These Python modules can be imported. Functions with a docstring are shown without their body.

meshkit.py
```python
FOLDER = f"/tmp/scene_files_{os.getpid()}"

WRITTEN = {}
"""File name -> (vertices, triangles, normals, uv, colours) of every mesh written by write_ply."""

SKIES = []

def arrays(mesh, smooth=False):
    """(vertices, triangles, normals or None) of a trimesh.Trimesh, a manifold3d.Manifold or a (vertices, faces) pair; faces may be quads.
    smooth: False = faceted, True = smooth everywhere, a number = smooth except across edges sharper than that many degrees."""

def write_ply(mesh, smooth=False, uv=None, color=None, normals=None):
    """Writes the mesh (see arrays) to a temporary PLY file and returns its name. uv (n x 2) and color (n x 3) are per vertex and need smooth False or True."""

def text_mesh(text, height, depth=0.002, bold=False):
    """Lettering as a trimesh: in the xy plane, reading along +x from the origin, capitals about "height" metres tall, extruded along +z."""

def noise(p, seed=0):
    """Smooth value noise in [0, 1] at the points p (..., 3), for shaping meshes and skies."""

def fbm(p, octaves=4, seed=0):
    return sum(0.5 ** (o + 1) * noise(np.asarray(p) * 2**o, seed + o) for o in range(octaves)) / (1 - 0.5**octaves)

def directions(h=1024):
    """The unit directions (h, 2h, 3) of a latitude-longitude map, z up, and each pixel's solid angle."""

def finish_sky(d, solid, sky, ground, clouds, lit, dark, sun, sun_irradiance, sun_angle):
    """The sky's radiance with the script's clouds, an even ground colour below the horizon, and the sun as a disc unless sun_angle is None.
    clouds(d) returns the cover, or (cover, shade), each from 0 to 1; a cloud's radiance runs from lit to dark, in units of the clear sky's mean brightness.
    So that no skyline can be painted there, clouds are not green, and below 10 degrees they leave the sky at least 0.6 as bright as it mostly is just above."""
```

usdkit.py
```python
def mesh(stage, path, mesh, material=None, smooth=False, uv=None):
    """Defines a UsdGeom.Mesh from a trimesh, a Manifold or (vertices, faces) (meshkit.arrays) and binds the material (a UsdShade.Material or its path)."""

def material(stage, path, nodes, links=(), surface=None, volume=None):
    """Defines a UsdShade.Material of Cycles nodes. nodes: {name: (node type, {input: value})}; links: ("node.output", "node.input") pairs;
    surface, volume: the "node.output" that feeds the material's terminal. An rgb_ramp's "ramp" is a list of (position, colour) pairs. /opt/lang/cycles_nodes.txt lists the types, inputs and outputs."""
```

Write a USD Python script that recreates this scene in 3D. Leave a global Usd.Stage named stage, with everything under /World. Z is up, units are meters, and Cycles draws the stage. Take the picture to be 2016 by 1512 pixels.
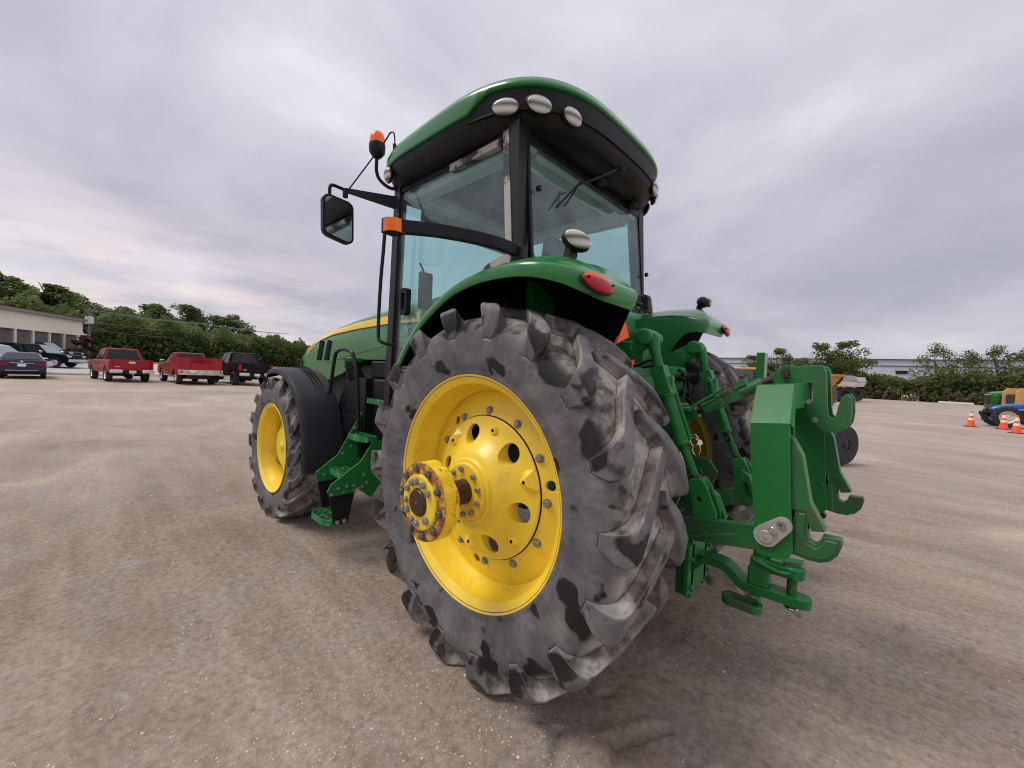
import math, random
import numpy as np, trimesh
import manifold3d as m3
from shapely.geometry import Polygon, Point, LineString
from shapely import affinity
from pxr import Usd, UsdGeom, UsdLux, UsdShade, Gf, Sdf, Vt
import usdkit, meshkit

rng = np.random.default_rng(7)
PI = math.pi
stage = Usd.Stage.CreateInMemory()
UsdGeom.SetStageUpAxis(stage, 'Z'); UsdGeom.SetStageMetersPerUnit(stage, 1.0)
UsdGeom.Xform.Define(stage, '/World'); UsdGeom.Scope.Define(stage, '/World/Looks')

# ------------------------------------------------------------------ camera, sky, sun, exposure
CAM = np.array([-1.5666, 2.60, 1.5897]); YAW, PITCH, ROLL, FPX = -0.822974, -0.0293875, 0.0436271, 788.718
EXPOSURE = 0.44
cy_, sy_, cp_, sp_ = math.cos(YAW), math.sin(YAW), math.cos(PITCH), math.sin(PITCH)
Fv = np.array([cy_*cp_, sy_*cp_, sp_]); Rv = np.array([sy_, -cy_, 0.0]); Uv = np.cross(Rv, Fv)
c_, s_ = math.cos(ROLL), math.sin(ROLL)
Rv, Uv = Rv*c_ + Uv*s_, Uv*c_ - Rv*s_
cam = UsdGeom.Camera.Define(stage, '/World/camera')
M = np.eye(4); M[0, :3], M[1, :3], M[2, :3], M[3, :3] = Rv, Uv, -Fv, CAM
cam.AddTransformOp().Set(Gf.Matrix4d(*M.ravel().tolist()))
cam.CreateHorizontalApertureAttr(36.0); cam.CreateVerticalApertureAttr(27.0)
cam.CreateFocalLengthAttr(FPX/2016*36); cam.CreateClippingRangeAttr(Gf.Vec2f(0.05, 20000.0))
cam.CreateExposureAttr(EXPOSURE)

SUN_AZ, SUN_EL = math.radians(48), math.radians(58)
sund = np.array([math.cos(SUN_AZ)*math.cos(SUN_EL), math.sin(SUN_AZ)*math.cos(SUN_EL), math.sin(SUN_EL)])
# overcast sky: the physical sky under a thick uneven cloud sheet, a paler band low on one side
usdkit.material(stage, '/World/Looks/sky_look', {
    'sky': ('sky_texture', {'sky_type': 'single_scattering', 'sun_disc': False, 'sun_elevation': SUN_EL, 'sun_rotation': math.atan2(sund[0], sund[1])}),
    'tc': ('texture_coordinate', {}),
    'sep': ('separate_xyz', {}),
    'zz': ('math', {'math_type': 'maximum', 'value2': 0.0}),
    'za': ('math', {'math_type': 'add', 'value2': 0.36}),
    'px': ('math', {'math_type': 'divide'}), 'py': ('math', {'math_type': 'divide'}),
    'pl': ('combine_xyz', {'z': 3.7}),
    'mp': ('mapping', {'rotation': (0, 0, 0.5), 'scale': (1.15, 1.3, 1.0)}),
    'n1': ('noise_texture', {'scale': 1.0, 'detail': 6.0, 'roughness': 0.5, 'distortion': 0.5}),
    'n2': ('noise_texture', {'scale': 0.5, 'detail': 3.0, 'roughness': 0.5, 'distortion': 0.3}),
    'n3': ('noise_texture', {'scale': 3.2, 'detail': 5.0, 'roughness': 0.55}),
    'add': ('math', {'math_type': 'multiply_add', 'value2': 0.5}),
    'add2': ('math', {'math_type': 'multiply_add', 'value2': 0.22}),
    'ramp': ('rgb_ramp', {'ramp': [(0.48, (2.14, 2.10, 2.54)), (0.60, (2.58, 2.50, 2.92)), (0.72, (3.20, 3.08, 3.44)), (0.86, (4.25, 4.08, 4.34))]}),
    'rs': ('math', {'math_type': 'multiply', 'value2': 0.8}),
    # warm light low towards the sunset side
    'dot': ('vector_math', {'math_type': 'dot_product', 'vector2': (0.985, 0.17, 0.0)}),
    'wa': ('map_range', {'from_min': 0.72, 'from_max': 1.0, 'clamp': True}),
    'wz': ('map_range', {'from_min': 0.03, 'from_max': 0.34, 'to_min': 1.0, 'to_max': 0.0, 'clamp': True}),
    'wm': ('math', {'math_type': 'multiply'}),
    'st': ('mapping', {'scale': (2.6, 2.6, 13.0), 'rotation': (-0.26, 0.05, 0.0)}),
    'sn': ('noise_texture', {'scale': 1.1, 'detail': 4.0, 'roughness': 0.6}),
    'sr': ('map_range', {'from_min': 0.38, 'from_max': 0.60, 'clamp': True}),
    'wm2': ('math', {'math_type': 'multiply'}), 'wm3': ('math', {'math_type': 'multiply', 'value2': 0.95}),
    'warm': ('mix', {'color2': (5.9, 4.85, 4.45)}),
    'ze': ('map_range', {'from_min': 0.0, 'from_max': 1.0, 'to_min': 1.0, 'to_max': 1.5, 'clamp': True}), 'zm': ('vector_math', {'math_type': 'scale'}),
    'mixsky': ('mix', {'fac': 0.94}),
    'bg': ('background_shader', {'strength': 0.13})},
    [('tc.generated', 'sep.vector'), ('sep.z', 'zz.value1'), ('zz.value', 'za.value1'), ('sep.x', 'px.value1'), ('za.value', 'px.value2'),
     ('sep.y', 'py.value1'), ('za.value', 'py.value2'), ('px.value', 'pl.x'), ('py.value', 'pl.y'), ('pl.vector', 'mp.vector'),
     ('mp.vector', 'n1.vector'), ('mp.vector', 'n2.vector'), ('mp.vector', 'n3.vector'),
     ('n2.fac', 'add.value1'), ('n1.fac', 'add.value3'), ('n3.fac', 'add2.value1'), ('add.value', 'add2.value3'), ('add2.value', 'rs.value1'), ('rs.value', 'ramp.fac'),
     ('tc.generated', 'dot.vector1'), ('dot.value', 'wa.value'), ('sep.z', 'wz.value'), ('wa.result', 'wm.value1'), ('wz.result', 'wm.value2'),
     ('tc.generated', 'st.vector'), ('st.vector', 'sn.vector'), ('sn.fac', 'sr.value'), ('sr.result', 'wm2.value1'), ('wm.value', 'wm2.value2'),
     ('wm2.value', 'wm3.value1'), ('wm3.value', 'warm.fac'), ('ramp.color', 'warm.color1'),
     ('sky.color', 'mixsky.color1'), ('sep.z', 'ze.value'), ('warm.color', 'zm.vector1'), ('ze.result', 'zm.scale'), ('zm.vector', 'mixsky.color2'), ('mixsky.color', 'bg.color')], surface='bg.background')
dome = UsdLux.DomeLight.Define(stage, '/World/sky')
UsdShade.MaterialBindingAPI.Apply(dome.GetPrim()).Bind(UsdShade.Material.Get(stage, '/World/Looks/sky_look'))
dome.GetPrim().SetCustomDataByKey('kind', 'structure')
sun = UsdLux.DistantLight.Define(stage, '/World/sun')
sun.CreateIntensityAttr(0.40); sun.CreateAngleAttr(25.0); sun.CreateColorAttr(Gf.Vec3f(1.0, 0.96, 0.9)); sun.CreateNormalizeAttr(True)
zax = sund; xax = np.cross([0, 0, 1.0], zax); xax /= np.linalg.norm(xax); yax = np.cross(zax, xax)
L = np.eye(4); L[0, :3], L[1, :3], L[2, :3], L[3, :3] = xax, yax, zax, sund*50
sun.AddTransformOp().Set(Gf.Matrix4d(*L.ravel().tolist()))

# ------------------------------------------------------------------ materials
LK = '/World/Looks/'
def mat(name, base, rough=0.5, metal=0.0, coat=0.0, noise=None, dirt=None, bump=None, bevel=0.0, spec=0.5, sheen=0.0, extra=None, edge=None):
    """noise: (scale, amount) brightness mottling; dirt: (colour, scale, low, high, strength[, rough]); bump: (scale, strength, distance)"""
    nodes = {'p': ('principled_bsdf', {'base_color': base, 'roughness': rough, 'metallic': metal, 'coat_weight': coat, 'coat_roughness': 0.12, 'specular_ior_level': spec}),
             'g': ('geometry', {})}
    links, col = [], None
    if noise:
        nodes['nz'] = ('noise_texture', {'scale': noise[0], 'detail': 5.0, 'roughness': 0.6})
        a = noise[1]
        nodes['nr'] = ('rgb_ramp', {'ramp': [(0.25, tuple(max(0, c*(1-a)) for c in base)), (0.5, tuple(base)), (0.78, tuple(min(1, c*(1+a)) for c in base))]})
        links += [('g.position', 'nz.vector'), ('nz.fac', 'nr.fac')]; col = 'nr.color'
    if dirt:
        nodes['dz'] = ('noise_texture', {'scale': dirt[1], 'detail': 7.0, 'roughness': 0.65})
        nodes['dr'] = ('map_range', {'from_min': dirt[2], 'from_max': dirt[3], 'to_min': 0.0, 'to_max': dirt[4], 'clamp': True})
        nodes['dm'] = ('mix', {'color1': base, 'color2': dirt[0]})
        links += [('g.position', 'dz.vector'), ('dz.fac', 'dr.value'), ('dr.result', 'dm.fac')]
        if col: links.append((col, 'dm.color1'))
        col = 'dm.color'
    if edge and bevel:
        nodes['ed'] = ('vector_math', {'math_type': 'dot_product'}); nodes['en'] = ('noise_texture', {'scale': 45.0, 'detail': 3.0}); nodes['ew'] = ('math', {'math_type': 'multiply_add', 'value2': 0.10})
        nodes['er'] = ('map_range', {'from_min': 1.045, 'from_max': 0.90, 'to_min': 0.0, 'to_max': edge[1], 'clamp': True}); nodes['em'] = ('mix', {'color1': base, 'color2': edge[0]})
        links += [('bv.bevel', 'ed.vector1'), ('g.normal', 'ed.vector2'), ('g.position', 'en.vector'), ('en.fac', 'ew.value1'), ('ed.value', 'ew.value3'), ('ew.value', 'er.value'), ('er.result', 'em.fac')]
        if col: links.append((col, 'em.color1'))
        col = 'em.color'
    if col: links.append((col, 'p.base_color'))
    nrm = None
    if bevel:
        nodes['bv'] = ('bevel', {'radius': bevel, 'samples': 6}); nrm = 'bv.bevel'
    if bump:
        nodes['bz'] = ('noise_texture', {'scale': bump[0], 'detail': 5.0, 'roughness': 0.6})
        nodes['bp'] = ('bump', {'strength': bump[1], 'distance': bump[2]})
        links += [('g.position', 'bz.vector'), ('bz.fac', 'bp.height')]
        if nrm: links.append((nrm, 'bp.normal'))
        nrm = 'bp.normal'
    if nrm: links.append((nrm, 'p.normal'))
    if extra: nodes['p'][1].update(extra)
    return usdkit.material(stage, LK + name, nodes, links, surface='p.BSDF')

GREEN = (0.008, 0.140, 0.026)
green = mat('green_paint', GREEN, 0.45, spec=0.35, coat=0.06, noise=(3.0, 0.14), dirt=((0.14, 0.15, 0.09), 9.0, 0.60, 0.85, 0.30), bump=(160.0, 0.05, 0.002), bevel=0.006, edge=((0.07, 0.24, 0.10), 0.7))
green_body = mat('green_body_paint', GREEN, 0.27, coat=0.5, noise=(2.0, 0.08), dirt=((0.14, 0.17, 0.11), 3.0, 0.58, 0.9, 0.14), bevel=0.004)
green_worn = mat('worn_green_paint', (0.014, 0.12, 0.032), 0.45, coat=0.1, noise=(5.0, 0.2), dirt=((0.085, 0.048, 0.022), 7.0, 0.51, 0.66, 0.85), bump=(120.0, 0.1, 0.003), bevel=0.006, edge=((0.11, 0.20, 0.10), 0.7))
yellow = mat('yellow_paint', (0.84, 0.59, 0.032), 0.40, coat=0.15, noise=(4.0, 0.10), dirt=((0.40, 0.26, 0.07), 10.0, 0.56, 0.78, 0.5), bump=(90.0, 0.08, 0.003), bevel=0.004)
yellow_rust = mat('chipped_yellow_paint', (0.86, 0.57, 0.025), 0.45, noise=(8.0, 0.1), dirt=((0.10, 0.035, 0.012), 26.0, 0.56, 0.66, 0.9), bump=(120.0, 0.2, 0.003), bevel=0.004)
rusty_ring = mat('rusted_yellow_ring', (0.30, 0.12, 0.03), 0.7, dirt=((0.62, 0.42, 0.04), 30.0, 0.50, 0.58, 0.8), noise=(60.0, 0.5), bump=(150.0, 0.3, 0.003))
rust = mat('rusted_steel', (0.055, 0.026, 0.018), 0.32, metal=0.25, noise=(18.0, 0.4), bump=(80.0, 0.1, 0.002))
bolt = mat('galvanised_bolt', (0.26, 0.25, 0.23), 0.45, metal=0.45, noise=(60.0, 0.3), dirt=((0.22, 0.17, 0.1), 60.0, 0.52, 0.7, 0.6), bevel=0.002)
steel = mat('bare_steel', (0.45, 0.44, 0.42), 0.35, metal=0.8, noise=(40.0, 0.2), bevel=0.002)
chrome = mat('chrome', (0.72, 0.72, 0.73), 0.12, metal=1.0)
zinc = mat('dull_zinc_plate', (0.42, 0.40, 0.37), 0.5, metal=0.3, noise=(20.0, 0.2), bevel=0.003)
blackp = mat('black_plastic', (0.007, 0.007, 0.008), 0.45, spec=0.22, noise=(6.0, 0.3), dirt=((0.022, 0.022, 0.025), 4.0, 0.55, 0.8, 0.6), bump=(400.0, 0.08, 0.001), bevel=0.005)
fenderp = mat('moulded_fender_plastic', (0.012, 0.0125, 0.016), 0.46, spec=0.3, noise=(2.5, 0.35), dirt=((0.035, 0.035, 0.04), 2.2, 0.5, 0.72, 0.5), bump=(350.0, 0.1, 0.001), bevel=0.006)
blackm = mat('black_metal', (0.007, 0.007, 0.008), 0.4, spec=0.3, noise=(8.0, 0.3), bevel=0.004)
liner = mat('matt_black_liner', (0.004, 0.004, 0.004), 0.85, spec=0.2)
dark = mat('dark_underside', (0.020, 0.020, 0.019), 0.7, noise=(6.0, 0.4))
seal = mat('peeled_window_seal', (0.018, 0.018, 0.02), 0.5, dirt=((0.40, 0.38, 0.36), 8.0, 0.42, 0.50, 0.92), noise=(30.0, 0.3), bump=(60.0, 0.4, 0.004))
stripe_y = mat('yellow_stripe', (0.80, 0.56, 0.02), 0.35, coat=0.2)
stripe_k = mat('black_stripe', (0.01, 0.01, 0.01), 0.4)
letter_g = mat('green_lettering', (0.012, 0.10, 0.03), 0.4)
letter_w = mat('white_lettering', (0.75, 0.75, 0.72), 0.5)
seatm = mat('grey_seat_cloth', (0.06, 0.062, 0.065), 0.85, noise=(12.0, 0.2))
headl = mat('grey_headliner', (0.46, 0.46, 0.45), 0.9, noise=(3.0, 0.15))
interior = mat('cab_interior_plastic', (0.07, 0.07, 0.068), 0.6)
orange_l = mat('amber_lens', (0.78, 0.13, 0.003), 0.2, spec=0.35, coat=0.1, bump=(300.0, 0.2, 0.002), extra={'subsurface_weight': 0.25, 'subsurface_scale': 0.02})
red_l = mat('red_lens', (0.30, 0.004, 0.007), 0.22, spec=0.3, bump=(260.0, 0.3, 0.002))
red_l2 = mat('orange_red_lens', (0.66, 0.085, 0.006), 0.22, spec=0.3, bump=(260.0, 0.3, 0.002))
smvm = mat('fluorescent_orange_sheet', (0.95, 0.10, 0.008), 0.5, extra={'emission_strength': 0.0})
smvr = mat('dark_red_reflective_sheet', (0.28, 0.012, 0.008), 0.4)
whitep = mat('white_plastic', (0.72, 0.72, 0.70), 0.4)
blue_rag = mat('blue_nylon', (0.12, 0.22, 0.42), 0.6)
mirrorm = mat('mirror_glass', (0.75, 0.78, 0.78), 0.03, metal=1.0)
lampm = usdkit.material(stage, LK+'lamp_lens', {'g': ('geometry', {}), 'w': ('wave_texture', {'scale': 6.0, 'bands_direction': 'z', 'distortion': 1.2}), 'w2': ('wave_texture', {'scale': 30.0, 'bands_direction': 'x', 'distortion': 0.4}), 'mx': ('mix', {'mix_type': 'multiply', 'fac': 0.12}), 'b': ('bump', {'strength': 0.12, 'distance': 0.003}),
    'r': ('rgb_ramp', {'ramp': [(0.0, (0.10, 0.10, 0.085)), (0.4, (0.36, 0.345, 0.30)), (1.0, (0.62, 0.61, 0.57))]}),
    'p': ('principled_bsdf', {'roughness': 0.3, 'metallic': 0.0, 'coat_weight': 0.25, 'coat_roughness': 0.04})},
    [('g.position', 'w.vector'), ('g.position', 'w2.vector'), ('w.color', 'mx.color1'), ('w2.color', 'mx.color2'), ('w2.fac', 'b.height'), ('mx.color', 'r.fac'), ('r.color', 'p.base_color'), ('b.normal', 'p.normal')], surface='p.BSDF')
def pane_mat(name, tint, refl=1.0, rough=0.02):
    return usdkit.material(stage, LK+name, {'t': ('transparent_bsdf', {'color': tint}), 'gl': ('glossy_bsdf', {'roughness': rough, 'color': (0.9, 0.95, 0.95)}), 'lw': ('layer_weight', {'blend': 0.5}), 'f': ('math', {'math_type': 'power', 'value2': 4.5}), 'fa': ('math', {'math_type': 'multiply_add', 'value2': 0.5, 'value3': 0.035}),
        'fm': ('math', {'math_type': 'multiply', 'value2': refl}),
        'df': ('diffuse_bsdf', {'color': (0.55, 0.58, 0.56)}), 'g': ('geometry', {}), 'n': ('noise_texture', {'scale': 5.0, 'detail': 4.0, 'roughness': 0.55}),
        'nr': ('map_range', {'from_min': 0.35, 'from_max': 0.8, 'to_min': 0.01, 'to_max': 0.055, 'clamp': True}),
        'm0': ('mix_closure', {}), 'm': ('mix_closure', {})},
        [('lw.facing', 'f.value1'), ('f.value', 'fa.value1'), ('fa.value', 'fm.value1'), ('fm.value', 'm.fac'), ('g.position', 'n.vector'), ('n.fac', 'nr.value'), ('nr.result', 'm0.fac'), ('t.BSDF', 'm0.closure1'), ('df.BSDF', 'm0.closure2'),
         ('m0.closure', 'm.closure1'), ('gl.BSDF', 'm.closure2')], surface='m.closure')
cabglass = pane_mat('tinted_cab_glass', (0.80, 0.93, 0.92))
darkglass = mat('dark_vehicle_glass', (0.010, 0.011, 0.013), 0.08, spec=0.35)
shopglass = mat('dark_shop_window', (0.10, 0.085, 0.08), 0.08, noise=(0.4, 0.5))

# rubber: worn grey with dark damp patches; dust lies between the tread bars (primvar "dust" marks the tread)
rubber = usdkit.material(stage, LK+'worn_rubber', {'g': ('geometry', {}),
    'mpr': ('mapping', {'scale': (1.0, 1.0, 1.0)}),
    'n1': ('noise_texture', {'scale': 7.0, 'detail': 7.0, 'roughness': 0.62}),
    'r1': ('rgb_ramp', {'ramp': [(0.25, (0.060, 0.060, 0.066)), (0.5, (0.115, 0.113, 0.115)), (0.72, (0.185, 0.178, 0.172))]}),
    'ns': ('noise_texture', {'scale': 1.0, 'detail': 5.0, 'roughness': 0.65}),
    'ms': ('mapping', {'scale': (1.0, 0.35, 1.0)}), 'nsr': ('rgb_ramp', {'ramp': [(0.30, (0.62, 0.62, 0.63)), (0.50, (1.0, 1.0, 1.0)), (0.68, (1.5, 1.48, 1.45))]}),
    'sm': ('mix', {'mix_type': 'multiply', 'fac': 0.42}),
    'n2': ('noise_texture', {'scale': 6.5, 'detail': 2.0, 'roughness': 0.45, 'distortion': 0.35}),
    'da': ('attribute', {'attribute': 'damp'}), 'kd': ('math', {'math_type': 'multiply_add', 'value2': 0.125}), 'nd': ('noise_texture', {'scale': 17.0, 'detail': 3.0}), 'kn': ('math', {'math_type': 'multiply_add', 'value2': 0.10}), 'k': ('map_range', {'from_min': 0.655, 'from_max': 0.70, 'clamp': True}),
    'po': ('attribute', {'attribute': 'polar'}),
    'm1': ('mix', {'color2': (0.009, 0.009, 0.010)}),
    'a': ('attribute', {'attribute': 'dust'}),
    'n3': ('noise_texture', {'scale': 11.0, 'detail': 6.0, 'roughness': 0.65}),
    'dr': ('map_range', {'from_min': 0.34, 'from_max': 0.54, 'clamp': True}),
    'dm': ('math', {'math_type': 'multiply'}),
    'dcol': ('rgb_ramp', {'ramp': [(0.3, (0.17, 0.13, 0.10)), (0.48, (0.27, 0.235, 0.20)), (0.62, (0.42, 0.385, 0.34))]}),
    'm2': ('mix', {}),
    'bz': ('noise_texture', {'scale': 90.0, 'detail': 5.0, 'roughness': 0.65}), 'ed': ('vector_math', {'math_type': 'dot_product'}), 'ew': ('math', {'math_type': 'multiply_add', 'value2': 0.16}), 'er': ('map_range', {'from_min': 1.07, 'from_max': 0.93, 'to_min': 0.0, 'to_max': 0.42, 'clamp': True}), 'em': ('mix', {'color2': (0.30, 0.285, 0.265)}),
    'b': ('bump', {'strength': 0.25, 'distance': 0.004}), 'bv': ('bevel', {'radius': 0.008, 'samples': 8}),
    'p': ('principled_bsdf', {'roughness': 0.62, 'specular_ior_level': 0.35})},
    [('g.position', 'n1.vector'), ('n1.fac', 'r1.fac'), ('po.vector', 'ns.vector'), ('r1.color', 'sm.color1'), ('ns.fac', 'nsr.fac'), ('nsr.color', 'sm.color2'),
     ('g.position', 'n2.vector'), ('da.fac', 'kd.value1'), ('n2.fac', 'kd.value3'), ('g.position', 'nd.vector'), ('nd.fac', 'kn.value1'), ('kd.value', 'kn.value3'), ('kn.value', 'k.value'), ('k.result', 'm1.fac'), ('sm.color', 'm1.color1'),
     ('g.position', 'n3.vector'), ('n3.fac', 'dr.value'), ('dr.result', 'dm.value1'), ('a.fac', 'dm.value2'), ('dm.value', 'm2.fac'), ('m1.color', 'm2.color1'),
     ('n3.fac', 'dcol.fac'), ('dcol.color', 'm2.color2'), ('bv.bevel', 'ed.vector1'), ('g.normal', 'ed.vector2'), ('n3.fac', 'ew.value1'), ('ed.value', 'ew.value3'), ('ew.value', 'er.value'), ('er.result', 'em.fac'), ('m2.color', 'em.color1'), ('em.color', 'p.base_color'), ('g.position', 'bz.vector'), ('bz.fac', 'b.height'), ('bv.bevel', 'b.normal'), ('b.normal', 'p.normal')], surface='p.BSDF')

# ------------------------------------------------------------------ mesh helpers
def TM(v, f): return trimesh.Trimesh(np.asarray(v, float), np.asarray(f, int), process=False)
def cat(*ms):
    out = []
    for m in ms: out += list(m) if isinstance(m, (list, tuple)) else [m]
    return trimesh.util.concatenate(out)
def move(m, t=(0, 0, 0), rz=0, rx=0, ry=0):
    T = trimesh.transformations.euler_matrix(rx, ry, rz, 'sxyz'); T[:3, 3] = t
    m = m.copy(); m.apply_transform(T); return m
def mirror(m):
    v = np.array(m.vertices); v[:, 1] *= -1
    return TM(v, np.array(m.faces)[:, ::-1])
def box(lo, hi, c=0.0):
    lo, hi = np.array(lo, float), np.array(hi, float)
    if c <= 0:
        m = trimesh.creation.box(extents=hi-lo); m.apply_translation((lo+hi)/2); return TM(m.vertices, m.faces)
    pts = []
    for i in range(8):
        s = np.array([(i >> k) & 1 for k in range(3)]); p = np.where(s, hi, lo); d = np.where(s, -c, c)
        for k in range(3):
            q = p + d; q[k] = p[k]; pts.append(q)
    h = trimesh.convex.convex_hull(np.array(pts)); return TM(h.vertices, h.faces)
def hull(pts):
    h = trimesh.convex.convex_hull(np.asarray(pts, float)); return TM(h.vertices, h.faces)
def frame(d):
    d = np.asarray(d, float)/np.linalg.norm(d); a = np.cross(d, [0, 0, 1.0] if abs(d[2]) < 0.95 else [1.0, 0, 0]); a /= np.linalg.norm(a)
    return d, a, np.cross(d, a)
def loft(secs, caps=True, closed=True):
    """rings of equal length joined into a skin"""
    secs = np.asarray(secs, float); n, k, _ = secs.shape
    i, j = np.meshgrid(np.arange(n-1), np.arange(k if closed else k-1), indexing='ij'); j2 = (j+1) % k
    q = np.stack([i*k+j, i*k+j2, (i+1)*k+j2, (i+1)*k+j], -1).reshape(-1, 4)
    f = [q[:, [0, 1, 2]], q[:, [0, 2, 3]]]; v = [secs.reshape(-1, 3)]
    if caps:
        for r, fl in ((0, False), (n-1, True)):
            c = len(np.vstack(v)); v.append(secs[r].mean(0)[None]); a = r*k+np.arange(k); b = r*k+(np.arange(k)+1) % k
            t = np.stack([np.full(k, c), b, a], 1); f.append(t[:, ::-1] if fl else t)
    m = TM(np.vstack(v), np.vstack(f))
    if caps and closed and m.volume < 0: m.invert()
    return m
def cyl(p0, p1, r, r1=None, n=20, ch=0.0):
    p0, p1 = np.asarray(p0, float), np.asarray(p1, float); r1 = r if r1 is None else r1
    d, a, b = frame(p1-p0); t = np.arange(n)*2*PI/n; ring = np.cos(t)[:, None]*a + np.sin(t)[:, None]*b
    s = [(p0, r), (p1, r1)] if not ch else [(p0, r-ch), (p0+d*ch, r), (p1-d*ch, r1), (p1, r1-ch)]
    return loft([p + ring*q for p, q in s])
def smooth_path(pts, n=8):
    """Catmull-Rom through the points"""
    p = np.asarray(pts, float); e = np.vstack([2*p[0]-p[1], p, 2*p[-1]-p[-2]]); out = []
    for i in range(len(p)-1):
        a, b, c, d = e[i:i+4]
        for t in np.arange(n)/n:
            out.append(0.5*((2*b) + (c-a)*t + (2*a-5*b+4*c-d)*t*t + (3*b-a-3*c+d)*t**3))
    return np.array(out + [p[-1]])
def tube(pts, r, n=10, sm=0, shape=None, up=None):
    p = smooth_path(pts, sm) if sm else np.asarray(pts, float)
    t = np.gradient(p, axis=0); t /= np.linalg.norm(t, axis=1, keepdims=True)
    _, a, b = frame(t[0]) if up is None else (0, np.cross(t[0], up)/np.linalg.norm(np.cross(t[0], up)), np.asarray(up, float))
    sh = np.array([[math.cos(x), math.sin(x)] for x in np.arange(n)*2*PI/n]) if shape is None else np.asarray(shape, float)
    rr = np.broadcast_to(r, len(p)); secs = []
    for i in range(len(p)):
        a = a - t[i]*(a@t[i]); a /= np.linalg.norm(a); b = np.cross(t[i], a)
        secs.append(p[i] + rr[i]*(sh[:, :1]*a + sh[:, 1:]*b))
    return loft(secs)
def rectshape(w, h): return [(-w/2, -h/2), (w/2, -h/2), (w/2, h/2), (-w/2, h/2)]
def _bar(p0, p1, w, h, up):
    p0, p1 = np.asarray(p0, float), np.asarray(p1, float); d = (p1-p0)/np.linalg.norm(p1-p0)
    u = np.asarray(up, float); u = u-d*(u@d); u /= np.linalg.norm(u); s = np.cross(d, u)
    ring = np.array([-s*w/2-u*h/2, s*w/2-u*h/2, s*w/2+u*h/2, -s*w/2+u*h/2])
    return loft([p0+ring, p1+ring])
def lathe(prof, axis=1, n=64, c=(0, 0, 0), closed=False):
    """profile of (radius, along) turned about a principal axis"""
    prof = np.asarray(prof, float); t = np.arange(n)*2*PI/n; secs = []
    o = [k for k in range(3) if k != axis]
    P = np.zeros((n, len(prof), 3)); P[:, :, o[0]] = np.cos(t)[:, None]*prof[:, 0]; P[:, :, o[1]] = np.sin(t)[:, None]*prof[:, 0]; P[:, :, axis] = prof[:, 1]
    k = len(prof); i, j = np.meshgrid(np.arange(n), np.arange(k if closed else k-1), indexing='ij'); i2, j2 = (i+1) % n, (j+1) % k
    q = np.stack([i*k+j, i*k+j2, i2*k+j2, i2*k+j], -1).reshape(-1, 4)
    m = TM(P.reshape(-1, 3)+np.asarray(c, float), np.vstack([q[:, [0, 1, 2]], q[:, [0, 2, 3]]]))
    m.update_faces(m.area_faces > 1e-12)
    return m
def prism(poly, a, b, plane='xz'):
    """polygon in the plane extruded from a to b along the plane's normal"""
    P = poly if isinstance(poly, Polygon) else Polygon(poly)
    if not P.is_valid: P = P.buffer(0)
    if P.geom_type != 'Polygon': P = max(P.geoms, key=lambda g: g.area)
    m = trimesh.creation.extrude_polygon(P, abs(b-a), engine='earcut'); v = np.array(m.vertices); lo = min(a, b); f = np.array(m.faces)
    if plane == 'xz': v = np.stack([v[:, 0], v[:, 2]+lo, v[:, 1]], 1); f = f[:, ::-1]
    elif plane == 'yz': v = np.stack([v[:, 2]+lo, v[:, 0], v[:, 1]], 1)
    else: v = np.stack([v[:, 0], v[:, 1], v[:, 2]+lo], 1)
    return TM(v, f)
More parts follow.
